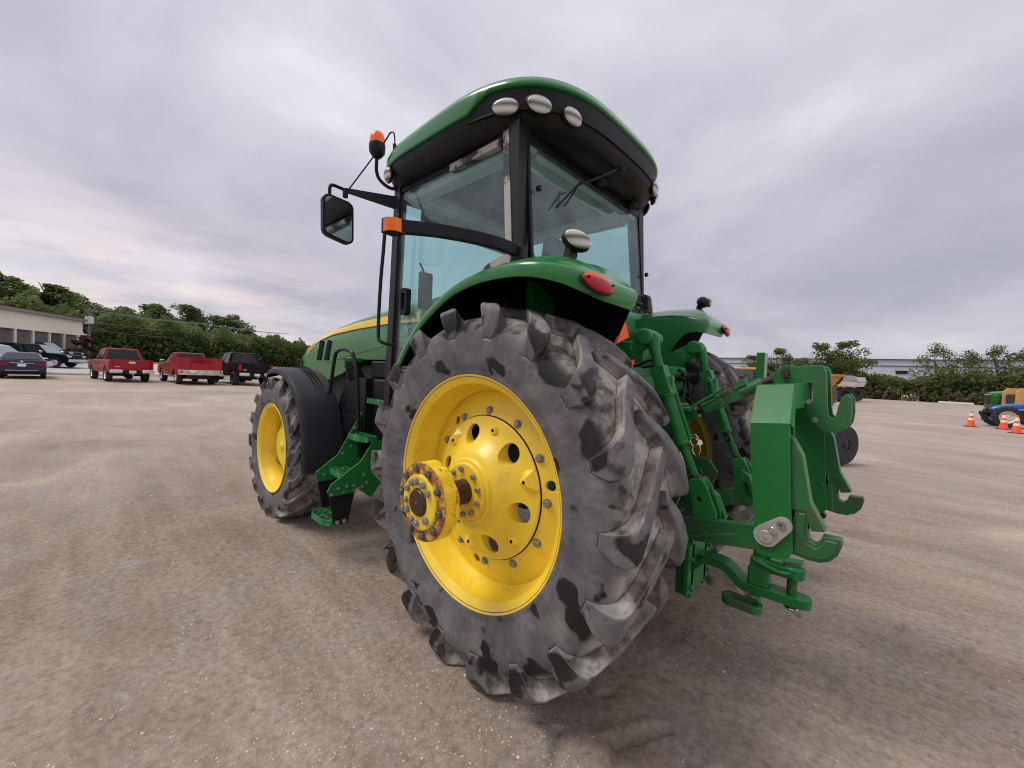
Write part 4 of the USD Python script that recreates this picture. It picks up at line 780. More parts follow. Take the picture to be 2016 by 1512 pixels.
# roof
def se(cx, a, b, z, n=3.3, k=72, bow=0.0):
    t = np.arange(k)*2*PI/k; c, s = np.cos(t), np.sin(t)
    return np.stack([cx+a*np.sign(c)*np.abs(c)**(2/n), b*np.sign(s)*np.abs(s)**(2/n), np.full(k, z)+bow*np.abs(s)**2], 1)
def zlow(x):
    t = np.clip((.45-x)/.16, 0, 1); return 3.187+.082*t*t*(3-2*t)
def roof_sec(cx, a, b, z, low=None):
    r = se(cx, a, b, 0.0); f = se(cx, a*1.0, b, 0.0, n=5.0); w = np.clip((r[:, :1]-cx)/.12, 0, 1); q = r*(1-w)+f*w
    q[:, 2] = (zlow(q[:, 0])+low) if low is not None else z-.055*np.clip((q[:, 0]-.45)/1.25, 0, 1)**1.3
    return q
top = [roof_sec(.765, .930, .962, 0, 0.0), roof_sec(.765, .944, .976, 0, .014)]+[roof_sec(cx, a, b, z) for cx, a, b, z in ((.765, .946, .980, 3.292), (.765, .934, .966, 3.328), (.768, .895, .915, 3.364), (.775, .80, .80, 3.394), (.785, .62, .60, 3.418), (.79, .3, .3, 3.430))]
rf = part(cab, 'roof', loft(top), green_body, smooth=50)
vis = [roof_sec(.80, .79, .79, 3.055), roof_sec(.785, .865, .855, 3.058), roof_sec(.775, .905, .905, 3.088), roof_sec(.765, .924, .945, 3.145), roof_sec(.765, .931, .957, 0, .006)]
for q in vis[:4]: q[:, 2] = np.minimum(q[:, 2]+.055*np.clip((q[:, 0]-.45)/1.25, 0, 1)**1.3, zlow(q[:, 0])-.002)
part(rf, 'roof_visor', loft(vis), blackp, smooth=45)
part(rf, 'visor_lip', cat(tube(np.vstack([vis[3][20:52]*[1.004, 1.004, 1]-[.003, 0, -.004]]), .008, 6)), blackp)
for y0, y1 in ((-.62, -.15), (-.10, .2)): part(rf, 'header_bracket', box((.02, y0, 3.02), (.10, y0+.12, 3.10), .02), blackp)
part(rf, 'wiper', cat(tube([(-.10, -.03, 3.10), (-.06, .16, 2.97), (.01, .33, 2.87)], [.012, .010, .008], 7), tube([(.01, .30, 2.90), (.03, .40, 2.79), (.035, .52, 2.665)], .007, 6), tube([(.01, .33, 2.87), (.03, .36, 2.80), (.035, .44, 2.70)], .006, 6), cyl((-.10, -.03, 3.06), (-.10, -.03, 3.13), .03, n=12)), blackp)
def oval_lamp(parent, c, nrm, w, h, tilt=0.0, name='work_lamp', lens=lampm, depth=.022):
    n, a, b = frame(nrm); a2 = a*math.cos(tilt)+b*math.sin(tilt); b2 = -a*math.sin(tilt)+b*math.cos(tilt); R = np.stack([a2, b2, n], 1); c = np.asarray(c, float)
    q = part(parent, name, ellipsoid(c-n*.010, (w*1.13, h*1.16, depth*1.05), R), blackp)
    part(cab if q.count('/') > 4 else q, name+'_lens' if q.count('/') > 4 else 'lens', ellipsoid(c, (w, h, depth), R), lens)
for y in (.905, .72, .47): pass
LAMPS = [((.135, .925, 3.135), (-.62, .80, -.18), .077, .046, .10), ((-.020, .800, 3.150), (-.86, .48, -.16), .077, .046, -.03), ((-.110, .590, 3.145), (-.96, .22, -.16), .072, .046, -.15),
         ((-.035, -.760, 3.150), (-.80, -.55, -.12), .070, .055, 0), ((.135, -.935, 3.135), (-.62, -.80, -.18), .085, .052, 0), ((-.110, -.590, 3.145), (-.96, -.22, -.16), .080, .052, 0)]
for c, n_, w_, h_, t_ in LAMPS: oval_lamp(cab, c, n_, w_, h_, t_, 'roof_lamp')
oval_lamp(cab, (1.44, .935, 3.13), (.1, 1, -.15), .055, .055, 0, 'side_lamp')
# mirror, beacon, aerial, indicator arms, hand rail, handle
def cab_side(sd):
    ar = part(cab, 'mirror_arm', sided(cat(hull([(1.44, .84, 2.90), (1.49, .84, 2.90), (1.44, .84, 2.99), (1.49, .84, 2.99), (1.60, 1.20, 2.945), (1.62, 1.20, 2.945), (1.60, 1.20, 2.975), (1.62, 1.20, 2.975)]), tube([(1.61, 1.18, 2.96), (1.61, 1.29, 2.965), (1.61, 1.315, 2.94), (1.61, 1.315, 2.87)], .013, 8, sm=5), cyl((1.60, 1.20, 2.90), (1.60, 1.20, 2.95), .02, n=12)), sd), blackp)
    mp = Polygon([(1.145, 2.565), (1.335, 2.60), (1.345, 2.865), (1.155, 2.85)]).buffer(-.03).buffer(.055, quad_segs=6)
    part(cab, 'mirror_housing', sided(prism(mp, 1.60, 1.645, 'yz'), sd), blackp, smooth=30)
    part(cab, 'mirror_glass', sided(prism(mp.buffer(-.017), 1.595, 1.6005, 'yz'), sd), mirrorm, smooth=False)
    pth = smooth_path([(.06, .83, 2.305), (.10, 1.02, 2.322), (.20, 1.28, 2.325), (.285, 1.49, 2.308)], 6)
    part(cab, 'indicator_arm', sided(tube(pth, 1.0, shape=rectshape(.045, .062), up=(0, 0, 1)), sd), blackp, smooth=30)
    IL = lambda g: [(x+dx, y+dy, z+dz) for (x, y) in ((.266, 1.478), (.272, 1.530), (.298, 1.556), (.332, 1.560), (.340, 1.50)) for z in (2.278, 2.338) for dx in (-g, g) for dy in (-g, g) for dz in (-g, g)]
    part(cab, 'indicator_housing', sided(hull([(x+.014, y-.004, z) for x, y, z in IL(.006)]), sd), blackp)
    part(cab, 'indicator_lens', sided(hull(IL(.002)), sd), orange_l)
both(cab_side)
part(cab, 'arm_bracket', cat(box((.01, .80, 2.23), (.11, .865, 2.34), .012), *[cyl((.01, .868, z), (.01, .874, z), .006, n=8) for z in (2.26, 2.31)]), blackm)
bc = np.array([1.585, .955, 3.33])
bs = part(cab, 'beacon_base', cat(lathe([(0, -.035), (.025, -.03), (.045, -.01), (.062, .015), (.066, .07), (.062, .085), (0, .085)], 2, 32, bc), tube([bc+[0, 0, -.02], bc+[0, 0, -.13], bc+[-.01, -.03, -.20], bc+[-.06, -.10, -.255], bc+[-.14, -.16, -.25]], .014, 10, sm=5)), blackp, smooth=35)
part(cab, 'beacon_lens', lathe([(0, .185), (.022, .183), (.042, .172), (.055, .148), (.061, .118), (.062, .085), (0, .085)], 2, 32, bc), orange_l, smooth=40)
part(cab, 'aerial', cat(tube([(1.33, .94, 3.27), (1.33, .95, 3.40), (1.37, .96, 3.425), (1.43, .97, 3.38), (1.60, 1.00, 3.27), (1.62, 1.16, 2.99)], .006, 6, sm=6), cyl((1.33, .94, 3.25), (1.33, .945, 3.33), .014, n=10)), blackm)
part(cab, 'hand_rail', tube([(1.42, .82, 2.78), (1.43, .93, 2.74), (1.45, .945, 2.5), (1.47, .95, 2.2), (1.475, .95, 1.86), (1.44, .94, 1.79), (1.38, .86, 1.77)], .014, 10, sm=7), blackm)
part(cab, 'door_handle', cat(prism(rr(1.24, 1.335, 2.01, 2.225, .03).difference(rr(1.263, 1.312, 2.05, 2.185, .018)), .806, .850), cyl((1.288, .806, 2.16), (1.288, .835, 2.16), .02, n=12)), blackp)
part(cab, 'door_lock', cyl((1.288, .806, 2.09), (1.288, .822, 2.09), .014, n=12), chrome)
# ---- rear fenders
FT = [(.72, 1.60), (.62, 1.735), (.46, 1.885), (.22, 2.022), (0, 2.086), (-.22, 2.104), (-.40, 2.096), (-.52, 2.074), (-.600, 2.046)]
FTs = smooth_path([(x, 0, z) for x, z in FT], 5)
def fender(sd):
    t = np.gradient(FTs, axis=0); t /= np.linalg.norm(t, axis=1, keepdims=True); nr = np.stack([t[:, 2], 0*t[:, 0], -t[:, 0]], 1)
    if nr[len(nr)//2][2] < 0: nr *= -1
    arc = np.concatenate([[0], np.cumsum(np.linalg.norm(np.diff(FTs, axis=0), axis=1))]); Lt = arc[-1]; arc /= Lt
    yo, yi = 1.245, .56
    def at(u, y, d=0.0):
        P = np.array([np.interp(u, arc, FTs[:, k]) for k in range(3)]); N = np.array([np.interp(u, arc, nr[:, k]) for k in range(3)]); N /= np.linalg.norm(N); return P+N*d+np.array([0, y, 0]), N
    # outline in (along, across): outer side, rounded rear corner, rear edge, inner side; each with its outward direction, its partner on the spine and its skirt depth
    SP = .885; lipo = lambda q: float(np.interp(q, [0, .3, .52, .70, .85, 1], [.05, .052, .07, .085, .105, .108]))
    innf = lambda u: float(np.interp(u, [0, .5, .72, .79, .85, .90, .96, 1], [.55, .60, .56, .38, .22, .145, .118, .108])); inlf = lambda u: float(np.interp(u, [0, .5, .72, .80, .90, .97, 1], [.55, .60, .58, .50, .38, .28, .24]))
    OL = [(u, yo, 0.0, 1.0, u, SP) for u in np.linspace(0, .80, 30)]
    OL += [(.80+.20*math.sin(p), .97+.275*math.cos(p), -math.sin(p), math.cos(p), .80+.02*p, SP) for p in np.linspace(0, PI/2, 16)[1:]]
    OL += [(1.0, y, -1.0, 0.0, .832, SP) for y in np.linspace(.97, yi+.05, 9)[1:]]
    OL += [(1-.05/Lt+.05/Lt*math.cos(p), yi+.05-.05*math.sin(p), -math.cos(p), -math.sin(p), .832, SP) for p in np.linspace(0, PI/2, 7)[1:]]
    OL += [(u, yi, 0.0, -1.0, min(u, .832), SP) for u in np.linspace(1-.05/Lt, 0, 40)[1:]]
    n_out = 30+15+8
    def ring(i, off, deep=False):
        u, y, hx, hy, ui, yi_ = OL[i]; s_ = min(1, i/n_out); h = np.array([hx, hy, 0.0]); O, N = at(u, y); h = h-N*(h@N); h /= np.linalg.norm(h)
        lip = lipo(s_) if i <= n_out else (inlf(u) if deep else innf(u)); inner_ = i > n_out+3
        rv = np.interp(s_, [0, .5, .7, 1], [1, 1, 1.5, 1.8]); a0, a1 = np.array([u, y]), np.array([ui, yi_]); ln = math.hypot((a1[0]-a0[0])*Lt, a1[1]-a0[1]); r_ = .024*rv; pts = []; k = np.interp(u, [0, .3, 1], [.5, 1, .95])
        for o, d in ((-.004, -lip), (.003, -lip*.5-.5*r_)): pts.append(O+h*((0 if inner_ else o)-off)+N*d)
        for p in np.radians((0, 22, 45, 67, 90)): pts.append(O+h*(-r_*(1-math.cos(p))-off*math.cos(p))+N*(-r_*(1-math.sin(p))-off*math.sin(p)))
        for g in (.05, .12, .21, .34, .50, .66, .80, .91, 1.0):
            w = r_/ln+(1-r_/ln)*g; q = a0+(a1-a0)*w; di = (w*ln-r_); d = .076*k*(1-(1-min(1, di/.26))**2); P, N2 = at(q[0], q[1], d-off); pts.append(P)
        return pts
    A, B = [], []
    for i in range(len(OL)): A.append(ring(i, 0.0)+ring(i, .011)[::-1]); B.append(ring(i, .015, True))
    nk = len(A[0])//2; caps_ = [loft([np.array(A[r])[:nk], np.array(A[r])[nk:][::-1]], caps=False, closed=False) for r in (0, -1)]
    f = part(T, 'rear_fender', sided(cat(loft(A, caps=False), *caps_), sd), green_body, smooth=42)
    part(f, 'fender_liner', sided(loft(B, caps=False, closed=False), sd), liner, smooth=45)
    i0 = 43; u, y, hx, hy, ui, _ = OL[i0]; O, N = at(u, y); h = np.array([hx, hy, 0.0]); nn = h*.86+np.array([0, 0, .40]); nn /= np.linalg.norm(nn); c = O+h*.004-N*.040+nn*.006
    ax = np.array(OL[i0+2][:2])-np.array(OL[i0-2][:2]); ax = at(OL[i0+2][0], OL[i0+2][1])[0]-at(OL[i0-2][0], OL[i0-2][1])[0]+np.array([0, 0, -.004]); ax -= nn*(ax@nn); ax /= np.linalg.norm(ax); bx = np.cross(nn, ax); bx *= np.sign(bx[2]); R = np.stack([ax, bx, nn], 1)
    part(f, 'lamp_rim', sided(ellipsoid(c-nn*.008, (.112, .058, .016), R), sd), blackp)
    half = ellipsoid(c, (.107, .053, .020), R, 4); v = (np.array(half.vertices)-c)@R
    up = v[:, 1][half.faces].mean(1) > .012
    part(f, 'turn_lens', sided(TM(half.vertices, half.faces[up]), sd), red_l2); part(f, 'tail_lens', sided(TM(half.vertices, half.faces[~up]), sd), red_l)
    for q in (-.088, .088): part(f, 'lens_screw', sided(cyl(c+ax*q+nn*.004, c+ax*q+nn*.020, .005, n=8), sd), liner)
    lc = np.array([-.43, .955, 2.245]); part(f, 'lamp_stem', sided(cat(hull([lc+[.02, -.03, -.11], lc+[.06, -.03, -.11], lc+[.02, .03, -.11], lc+[.06, .03, -.11], lc+[.02, -.018, -.01], lc+[.05, -.018, -.01], lc+[.02, .018, -.01], lc+[.05, .018, -.01]]), tube([lc+[.03, -.04, -.02], lc+[.04, -.06, -.05], lc+[.03, -.03, -.10]], .006, 6, sm=4)), sd), blackp)
    n_ = np.array([-.80, .60, .02]); n_ /= np.linalg.norm(n_); a_ = np.array([-.55, -.72, -.34]); a_ -= n_*(a_@n_); a_ /= np.linalg.norm(a_); b_ = np.cross(n_, a_); R2 = np.stack([a_, b_, n_], 1)
    part(f, 'fender_lamp', sided(ellipsoid(lc-n_*-.0+[.012, -.010, 0], (.076, .045, .045), R2), sd), blackp); part(f, 'fender_lamp_lens', sided(ellipsoid(lc+n_*.026, (.071, .040, .020), R2), sd), lampm)
both(fender)
part(T, 'fender_bridge', cat(box((-.02, -.56, 1.50), (.05, .56, 2.10), .01), box((-.20, .40, 1.35), (.02, .57, 1.98), .03), box((-.20, -.57, 1.35), (.02, -.40, 1.98), .03)), green_body)
# slow vehicle triangle
sm = Polygon([(-.04, 2.00), (.14, 1.69), (-.22, 1.69)]); cen = affinity.translate
sv = empty(T, 'slow_vehicle_sign')
SMY = .12
tri = lambda s: Polygon([(SMY+0*s, 1.755+.225*s), (SMY+.215*s, 1.755-.13*s), (SMY-.215*s, 1.755-.13*s)]).buffer(.012*s)
part(sv, 'sign_border', prism(tri(1.0), -.270, -.267, 'yz'), smvr, smooth=False); part(sv, 'sign_face', prism(tri(.87), -.274, -.2705, 'yz'), smvm, smooth=False); part(sv, 'sign_bracket', cat(box((-.266, SMY-.03, 1.6), (-.20, SMY+.03, 1.9))), blackm)

# ---- three point linkage
def linkage(sd):
    y = .405
    arm = cat(hull(np.vstack([cyl((-.565, y-.045, 1.822), (-.565, y+.045, 1.822), .040, n=20).vertices, cyl((-.14, y-.05, 1.56), (-.14, y+.05, 1.56), .085, n=20).vertices])), cyl((-.565, y-.07, 1.822), (-.565, y+.062, 1.822), .046, n=24, ch=.008), cyl((-.14, y-.08, 1.56), (-.14, y+.08, 1.56), .11, n=28, ch=.012), box((-.50, y-.052, 1.74), (-.43, y+.052, 1.80), .008))
    part(T, 'rocker_arm', sided(arm, sd), green, smooth=30)
    top_, s0, s1, c1, r1 = np.array([-.595, y, 1.815]), np.array([-.640, y, 1.655]), np.array([-.695, y, 1.505]), np.array([-.792, y, 1.245]), np.array([-.872, y, 1.075])
    lk = empty(T, 'lift_link')
    part(lk, 'link_eye', sided(cat(cyl(top_-[0, .075, 0], top_-[0, -.015, 0], .034, n=20, ch=.006), tube([top_, top_*.4+s0*.6, s0], [.040, .026, .030, ][:3], 14)), sd), green, smooth=35)
    part(lk, 'link_sleeve', sided(cat(_bar(s0, s1, .078, .074, (1, 0, 0)), hull([s0+[-.03, -.030, -.05], s0+[-.075, -.030, -.045], s0+[-.03, .0, -.05], s0+[-.08, .0, -.05], s1+[-.03, -.03, .03], s1+[-.03, 0, .03]])), sd), green, smooth=25)
    part(lk, 'link_cylinder', sided(cat(cyl(s1-(c1-s1)*.05, c1, .0345, n=24, ch=.004), cyl(s1, s1+(c1-s1)*.04, .044, n=24), cyl(c1-(c1-s1)*.05, c1+(c1-s1)*.01, .038, n=24)), sd), green, smooth=35)
    part(lk, 'link_rod', sided(cyl(c1, r1, .0225, .0215, 18), sd), green, smooth=35); part(lk, 'rod_collar', sided(cyl(r1-(c1-r1)*-.12, r1, .026, n=18), sd), rust)
    q0, q1 = np.array([-.685, y-.062, 1.590]), np.array([-.800, y-.062, 1.300])
    part(lk, 'adjuster_handle', sided(cat(tube([q0+[.02, .03, .02], q0, q1, q1+[-.01, 0, -.03]], [.014, .015, .0125, .016], 10), cyl(q0-[0, .03, 0], q0+[0, .035, 0], .016, n=12)), sd), green)
    fork = rounded([(-.848, 1.075), (-.913, 1.090), (-.944, 1.040), (-.990, .930), (-.992, .815), (-.953, .772), (-.918, .800), (-.880, .905)], .02)
    part(lk, 'link_fork', sided(cat(prism(fork.difference(Point(-.905, .985).buffer(.015)), y+.028, y+.046), prism(fork, y-.046, y-.028), prism(Polygon([(-.850, 1.078), (-.911, 1.087), (-.936, 1.03), (-.867, 1.002)]), y-.0275, y+.0275), cyl((-.955, y-.06, .820), (-.955, y+.055, .820), .017, n=16)), sd), green, smooth=25)
    part(lk, 'link_bracket', sided(cat(prism(rounded([(-.915, 1.03), (-.965, .995), (-1.01, .885), (-.99, .872), (-.955, .955), (-.92, .937)], .004), y-.10, y-.052)), sd), green, smooth=25)
    if sd > 0:
        for zc, xc in ((1.262, -.825), (1.215, -.838)):
            part(lk, 'ring_pin', tube([(xc+.020*math.cos(t), y-.085, zc+.032*math.sin(t)) for t in np.linspace(0, 2*PI, 22)], .0025, 6), chrome)
        part(lk, 'lynch_pin', cyl((-.80, y-.10, 1.278), (-.84, y-.075, 1.272), .006, n=10), chrome)
    else:
        part(lk, 'flexible_clip', sided(cat(tube([(-.80, y-.06, 1.22), (-.82, y-.09, 1.25), (-.835, y-.08, 1.20), (-.81, y-.05, 1.19)], .006, 6, sm=4)), sd), blackp)
    # lower draft arm
    a0, a1 = np.array([-.12, .32, .575]), np.array([-1.235, .475, .895]); mid = np.array([-.85, .42, .815])
    part(T, 'draft_arm', sided(cat(_bar(a0, mid, .05, .105, (0, 0, 1)), _bar(mid-(a1-mid)*.02, a1, .048, .112, (0, 0, 1)), hull([mid+[.05, .026, -.045], mid+[.05, .032, -.045], mid+[-.23, .055, .052], mid+[-.23, .06, .052], mid+[.04, .03, -.052], mid+[-.23, .055, .03]])), sd), green_worn, smooth=False)
    part(T, 'sway_block', sided(cat(prism(rounded([(-.50, .80), (-.62, 1.06), (-.72, 1.06), (-.78, .98), (-.74, .86), (-.60, .74)], .015), .30, .335), cyl((-.66, .28, .96), (-.66, .36, .96), .03, n=16)), sd), green_worn)
both(linkage)
part(T, 'rockshaft', cyl((-.14, -.42, 1.56), (-.14, .42, 1.56), .075, n=24), green)
tl = empty(T, 'top_link')
d0, d1 = np.array([-.62, 0, 1.335]), np.array([-1.17, 0, 1.645]); dd = d1-d0
part(tl, 'link_end', cat(_bar(d0-dd*.15, d0+dd*.20, .05, .075, (0, 0, 1)), cyl(d0+[0, -.05, 0], d0+[0, .05, 0], .03, n=16)), green_worn)
part(tl, 'link_thread', cyl(d0+dd*.15, d0+dd*.30, .020, n=14), rust)
part(tl, 'link_body', cat(cyl(d0+dd*.26, d0+dd*.46, .034, n=22, ch=.005), _bar(d0+dd*.42, d0+dd*.64, .062, .062, (0, 0, 1)), cyl(d0+dd*.62, d0+dd*.82, .036, n=22, ch=.004), hull([d0+dd*.56+[0, -.035, .03], d0+dd*.68+[0, -.035, .03], d0+dd*.60+[0, -.03, .075], d0+dd*.66+[0, -.03, .075], d0+dd*.56+[0, .035, .03], d0+dd*.68+[0, .035, .03], d0+dd*.60+[0, .03, .075], d0+dd*.66+[0, .03, .075]])), green_worn)
part(tl, 'link_handle', cat(tube([d0+dd*.14+[0, .045, .035], d0+dd*.50+[0, .045, .07]], .009, 8), box(d0+dd*.12+[-.02, .03, .02], d0+dd*.12+[.03, .06, .05], .006)), green_worn)
part(tl, 'link_thread', cyl(d0+dd*.80, d0+dd*.93, .023, n=16), rust)
part(tl, 'link_eye', cat(cyl(d1-[0, .035, 0], d1+[0, .035, 0], .042, n=20, ch=.006), _bar(d0+dd*.90, d1, .05, .05, (0, 0, 1))), green_worn)
# ---- drawbar
db = empty(T, 'drawbar')
bar_c = smooth_path([(-.20, .0, .515), (-.70, 0, .515), (-.90, 0, .520), (-.965, 0, .500), (-1.03, 0, .448), (-1.10, 0, .445), (-1.30, 0, .447)], 5)
part(db, 'bar', tube(bar_c, 1.0, shape=rectshape(.105, .048), up=(0, 0, 1)), green, smooth=30)
part(db, 'bar_end', prism(Point(-1.298, 0).buffer(.053).difference(Point(-1.285, 0).buffer(.0)), .4235, .4705, 'xy'), green)
part(db, 'clevis', cat(box((-1.16, -.055, .465), (-1.06, .055, .575), .012), hull([(-1.07, -.055, .56), (-1.07, .055, .56), (-1.07, -.055, .62), (-1.07, .055, .62), (-1.29, -.05, .565), (-1.29, .05, .565), (-1.27, -.05, .615), (-1.27, .05, .615)]), cyl((-1.265, 0, .56), (-1.265, 0, .622), .052, n=24, ch=.008), cyl((-1.12, -.02, .60), (-1.12, -.02, .655), .05, n=16, ch=.008), box((-1.22, -.04, .615), (-1.16, .05, .645), .006)), green, smooth=30)
part(db, 'hitch_pin', cat(cyl((-1.262, 0, .385), (-1.262, 0, .60), .0245, n=22, ch=.004)), green_worn); part(db, 'pin_clip', cat(tube([(-1.262+.03*math.cos(t), .03*math.sin(t), .398) for t in np.linspace(0, 2*PI, 16)], .004, 6)), chrome)
part(db, 'pin_latch', cat(move(box((-.05, -.03, 0), (.05, .03, .008)), (-1.255, 0, .642), ry=.15), tube([(-1.09, .06, .615), (-1.20, .065, .59), (-1.26, .06, .595)], .012, 8, sm=4)), green)
lp = stadium((-1.005, .115), (-1.105, .115), .050)
part(db, 'chain_loop', prism(lp.difference(stadium((-1.005, .115), (-1.105, .115), .030)), .360, .400, 'xy'), green_worn, smooth=30)
part(db, 'loop_strap', box((-1.13, .02, .385), (-1.08, .09, .422), .004), green_worn)
part(db, 'drawbar_support', cat(box((-.79, -.19, .33), (-.765, .19, .62)), box((-.79, .10, .30), (-.70, .13, .66)), box((-.79, -.13, .30), (-.70, -.10, .66)), box((-.76, -.19, .58), (-.40, .19, .64)), hull([(-.795, .08, .46), (-.795, .14, .46), (-.93, .08, .625), (-.93, .14, .625), (-.795, .08, .50), (-.795, .14, .50), (-.915, .08, .645), (-.915, .14, .645)]), *[hexbolt((-.792, y, z), (-1, 0, 0), .016, .016) for y in (-.16, .16) for z in (.38, .54)]), green, smooth=25)
# ---- fuel tank, side boxes, steps on the left
tk = empty(T, 'fuel_tank')
part(tk, 'tank', cat(hull([(2.46, y, z) for y in (.42, .84) for z in (.74, 1.14)]+[(1.88, y, z) for y in (.42, .84) for z in (.74, 1.14)]+[(2.36, .80, 1.44), (2.30, .78, 1.475), (1.95, .80, 1.475), (2.36, .42, 1.44), (2.30, .42, 1.475), (1.95, .42, 1.475)]), box((1.18, .42, .80), (1.9, .765, 1.475), .02)), blackp, smooth=25)
part(tk, 'tank_cover', hull([(2.47, .845, .76), (2.47, .845, 1.12), (1.92, .86, .76), (1.92, .86, 1.12), (2.45, .852, 1.10), (1.93, .868, 1.10), (2.45, .852, .78), (1.93, .868, .78)]), blackp)
for x, z in ((1.97, 1.08), (1.97, .83), (2.40, .83)): part(tk, 'cover_bolt', cyl((x, .862, z), (x, .873, z), .011, n=10), blackm)
part(tk, 'filler_neck', cat(hull([(2.24+math.cos(t)*.085, .79+math.sin(t)*.06, 1.57) for t in np.linspace(0, 6.2, 14)]+[(2.26+math.cos(t)*.13, .74+math.sin(t)*.085, 1.46) for t in np.linspace(0, 6.2, 14)]), cyl((2.24, .79, 1.56), (2.24, .79, 1.625), .075, n=24)), blackp, smooth=35)
part(tk, 'filler_cap', cyl((2.24, .79, 1.622), (2.24, .79, 1.665), .088, n=32, ch=.008), green, smooth=25)
part(tk, 'battery_box', cat(box((1.22, .40, 1.478), (2.02, .72, 1.64), .015), box((1.25, .722, 1.585), (1.62, .735, 1.60)), box((1.25, .722, 1.55), (1.62, .735, 1.565))), blackp)
part(tk, 'tank_strap', cat(box((1.62, .768, .82), (1.66, .776, 1.47)), cyl((1.64, .774, 1.40), (1.64, .784, 1.40), .011, n=10), cyl((1.64, .774, 1.0), (1.64, .784, 1.0), .011, n=10)), blackm)
part(T, 'step_rail', tube([(2.545, .92, .84), (2.47, .92, 1.2), (2.36, .92, 1.64), (2.30, .92, 1.715), (2.18, .92, 1.735), (2.02, .92, 1.715), (1.96, .92, 1.66), (1.88, .92, 1.48), (1.86, .90, 1.0)], .017, 10, sm=6), blackm)
part(T, 'tied_rag', cat(*[move(box((-.03, -.004, -.012), (.03, .004, .012)), (2.50+.02*k, .945, .90+.012*k), ry=.4*k, rx=.3*k) for k in range(4)]), blue_rag)
st = empty(T, 'cab_steps')
near = [(.90, .955), (1.005, .795), (1.245, .640), (1.275, .585), (1.255, .555), (1.035, .575), (.905, .470), (.82, .58), (.80, .95)]
far = [(.77, 1.235), (.80, 1.225), (1.045, .795), (1.225, .668), (1.232, .60), (1.10, .61), (.85, .55), (.74, .70), (.70, 1.15)]
part(st, 'rear_stringer', prism(rounded(near, .008), 1.585, 1.600, 'yz'), green, smooth=False); part(st, 'front_stringer', prism(rounded(far, .008), 1.935, 1.950, 'yz'), green, smooth=False)
for i, (yy, zz) in enumerate(((1.19, .60), (1.12, .605), (1.06, .60), (.98, .68), (1.02, .57), (.95, .61), (.99, .58))): part(st, 'step_bolt', hexbolt((1.584, yy, zz), (-1, 0, 0), .012, .010), bolt)
for i, (yy, zz) in enumerate(((1.16, .635), (1.09, .645), (1.0, .80), (.93, .86), (.90, 1.02))): part(st, 'step_bolt', hexbolt((1.934, yy, zz), (-1, 0, 0), .012, .010), bolt)
part(st, 'rubber_hanger', prism(rounded([(1.262, .57), (1.215, .305), (1.105, .300), (1.045, .575)], .01), 1.588, 1.596, 'yz'), blackp, smooth=False)
part(st, 'rubber_hanger', prism(rounded([(1.215, .61), (1.165, .335), (1.06, .33), (1.0, .61)], .01), 1.938, 1.946, 'yz'), blackp, smooth=False)
part(st, 'hanger_strip', box((1.578, 1.045, .545), (1.586, 1.262, .580), .002), green); part(st, 'hanger_strip', box((1.928, 1.0, .582), (1.936, 1.215, .615), .002), green)
for yy in (1.06, 1.15, 1.245): part(st, 'step_bolt', hexbolt((1.577, yy, .5625), (-1, 0, 0), .010, .009), bolt)
for yy in (1.135, 1.19): part(st, 'step_bolt', hexbolt((1.585, yy, .325), (-1, 0, 0), .016, .012), bolt)
def tread(y0, y1, z, h=.045):
    out = [(1.605, y0), (1.93, y0)]; ring = tube([(1.605, y0, z), (1.605, y1-.04, z), (1.66, y1, z), (1.87, y1, z), (1.93, y1-.04, z), (1.93, y0, z), (1.605, y0, z)], 1.0, shape=rectshape(.012, h), up=(0, 0, 1))
    bars = [_bar((x, y0, z+.012), (x, y1-.005, z+.012), .009, h*.35, (0, 0, 1)) for x in (1.69, 1.77, 1.85)]+[_bar((1.605, y, z+.010), (1.93, y, z+.010), .008, h*.3, (0, 0, 1)) for y in (y0+(y1-y0)*.35, y0+(y1-y0)*.68)]
    return cat(ring, bars)
for y0, y1, z in ((1.08, 1.275, .325), (1.0, 1.135, .675), (.86, .985, .965), (.72, .82, 1.275)): part(st, 'step_tread', tread(y0, y1, z), mat('worn_step_edge', (0.016, 0.16, 0.04), 0.4, dirt=((0.40, 0.48, 0.38), 22., .55, .68, .7)) if z < .5 else UsdShade.Material.Get(stage, LK+'worn_step_edge'), smooth=False)
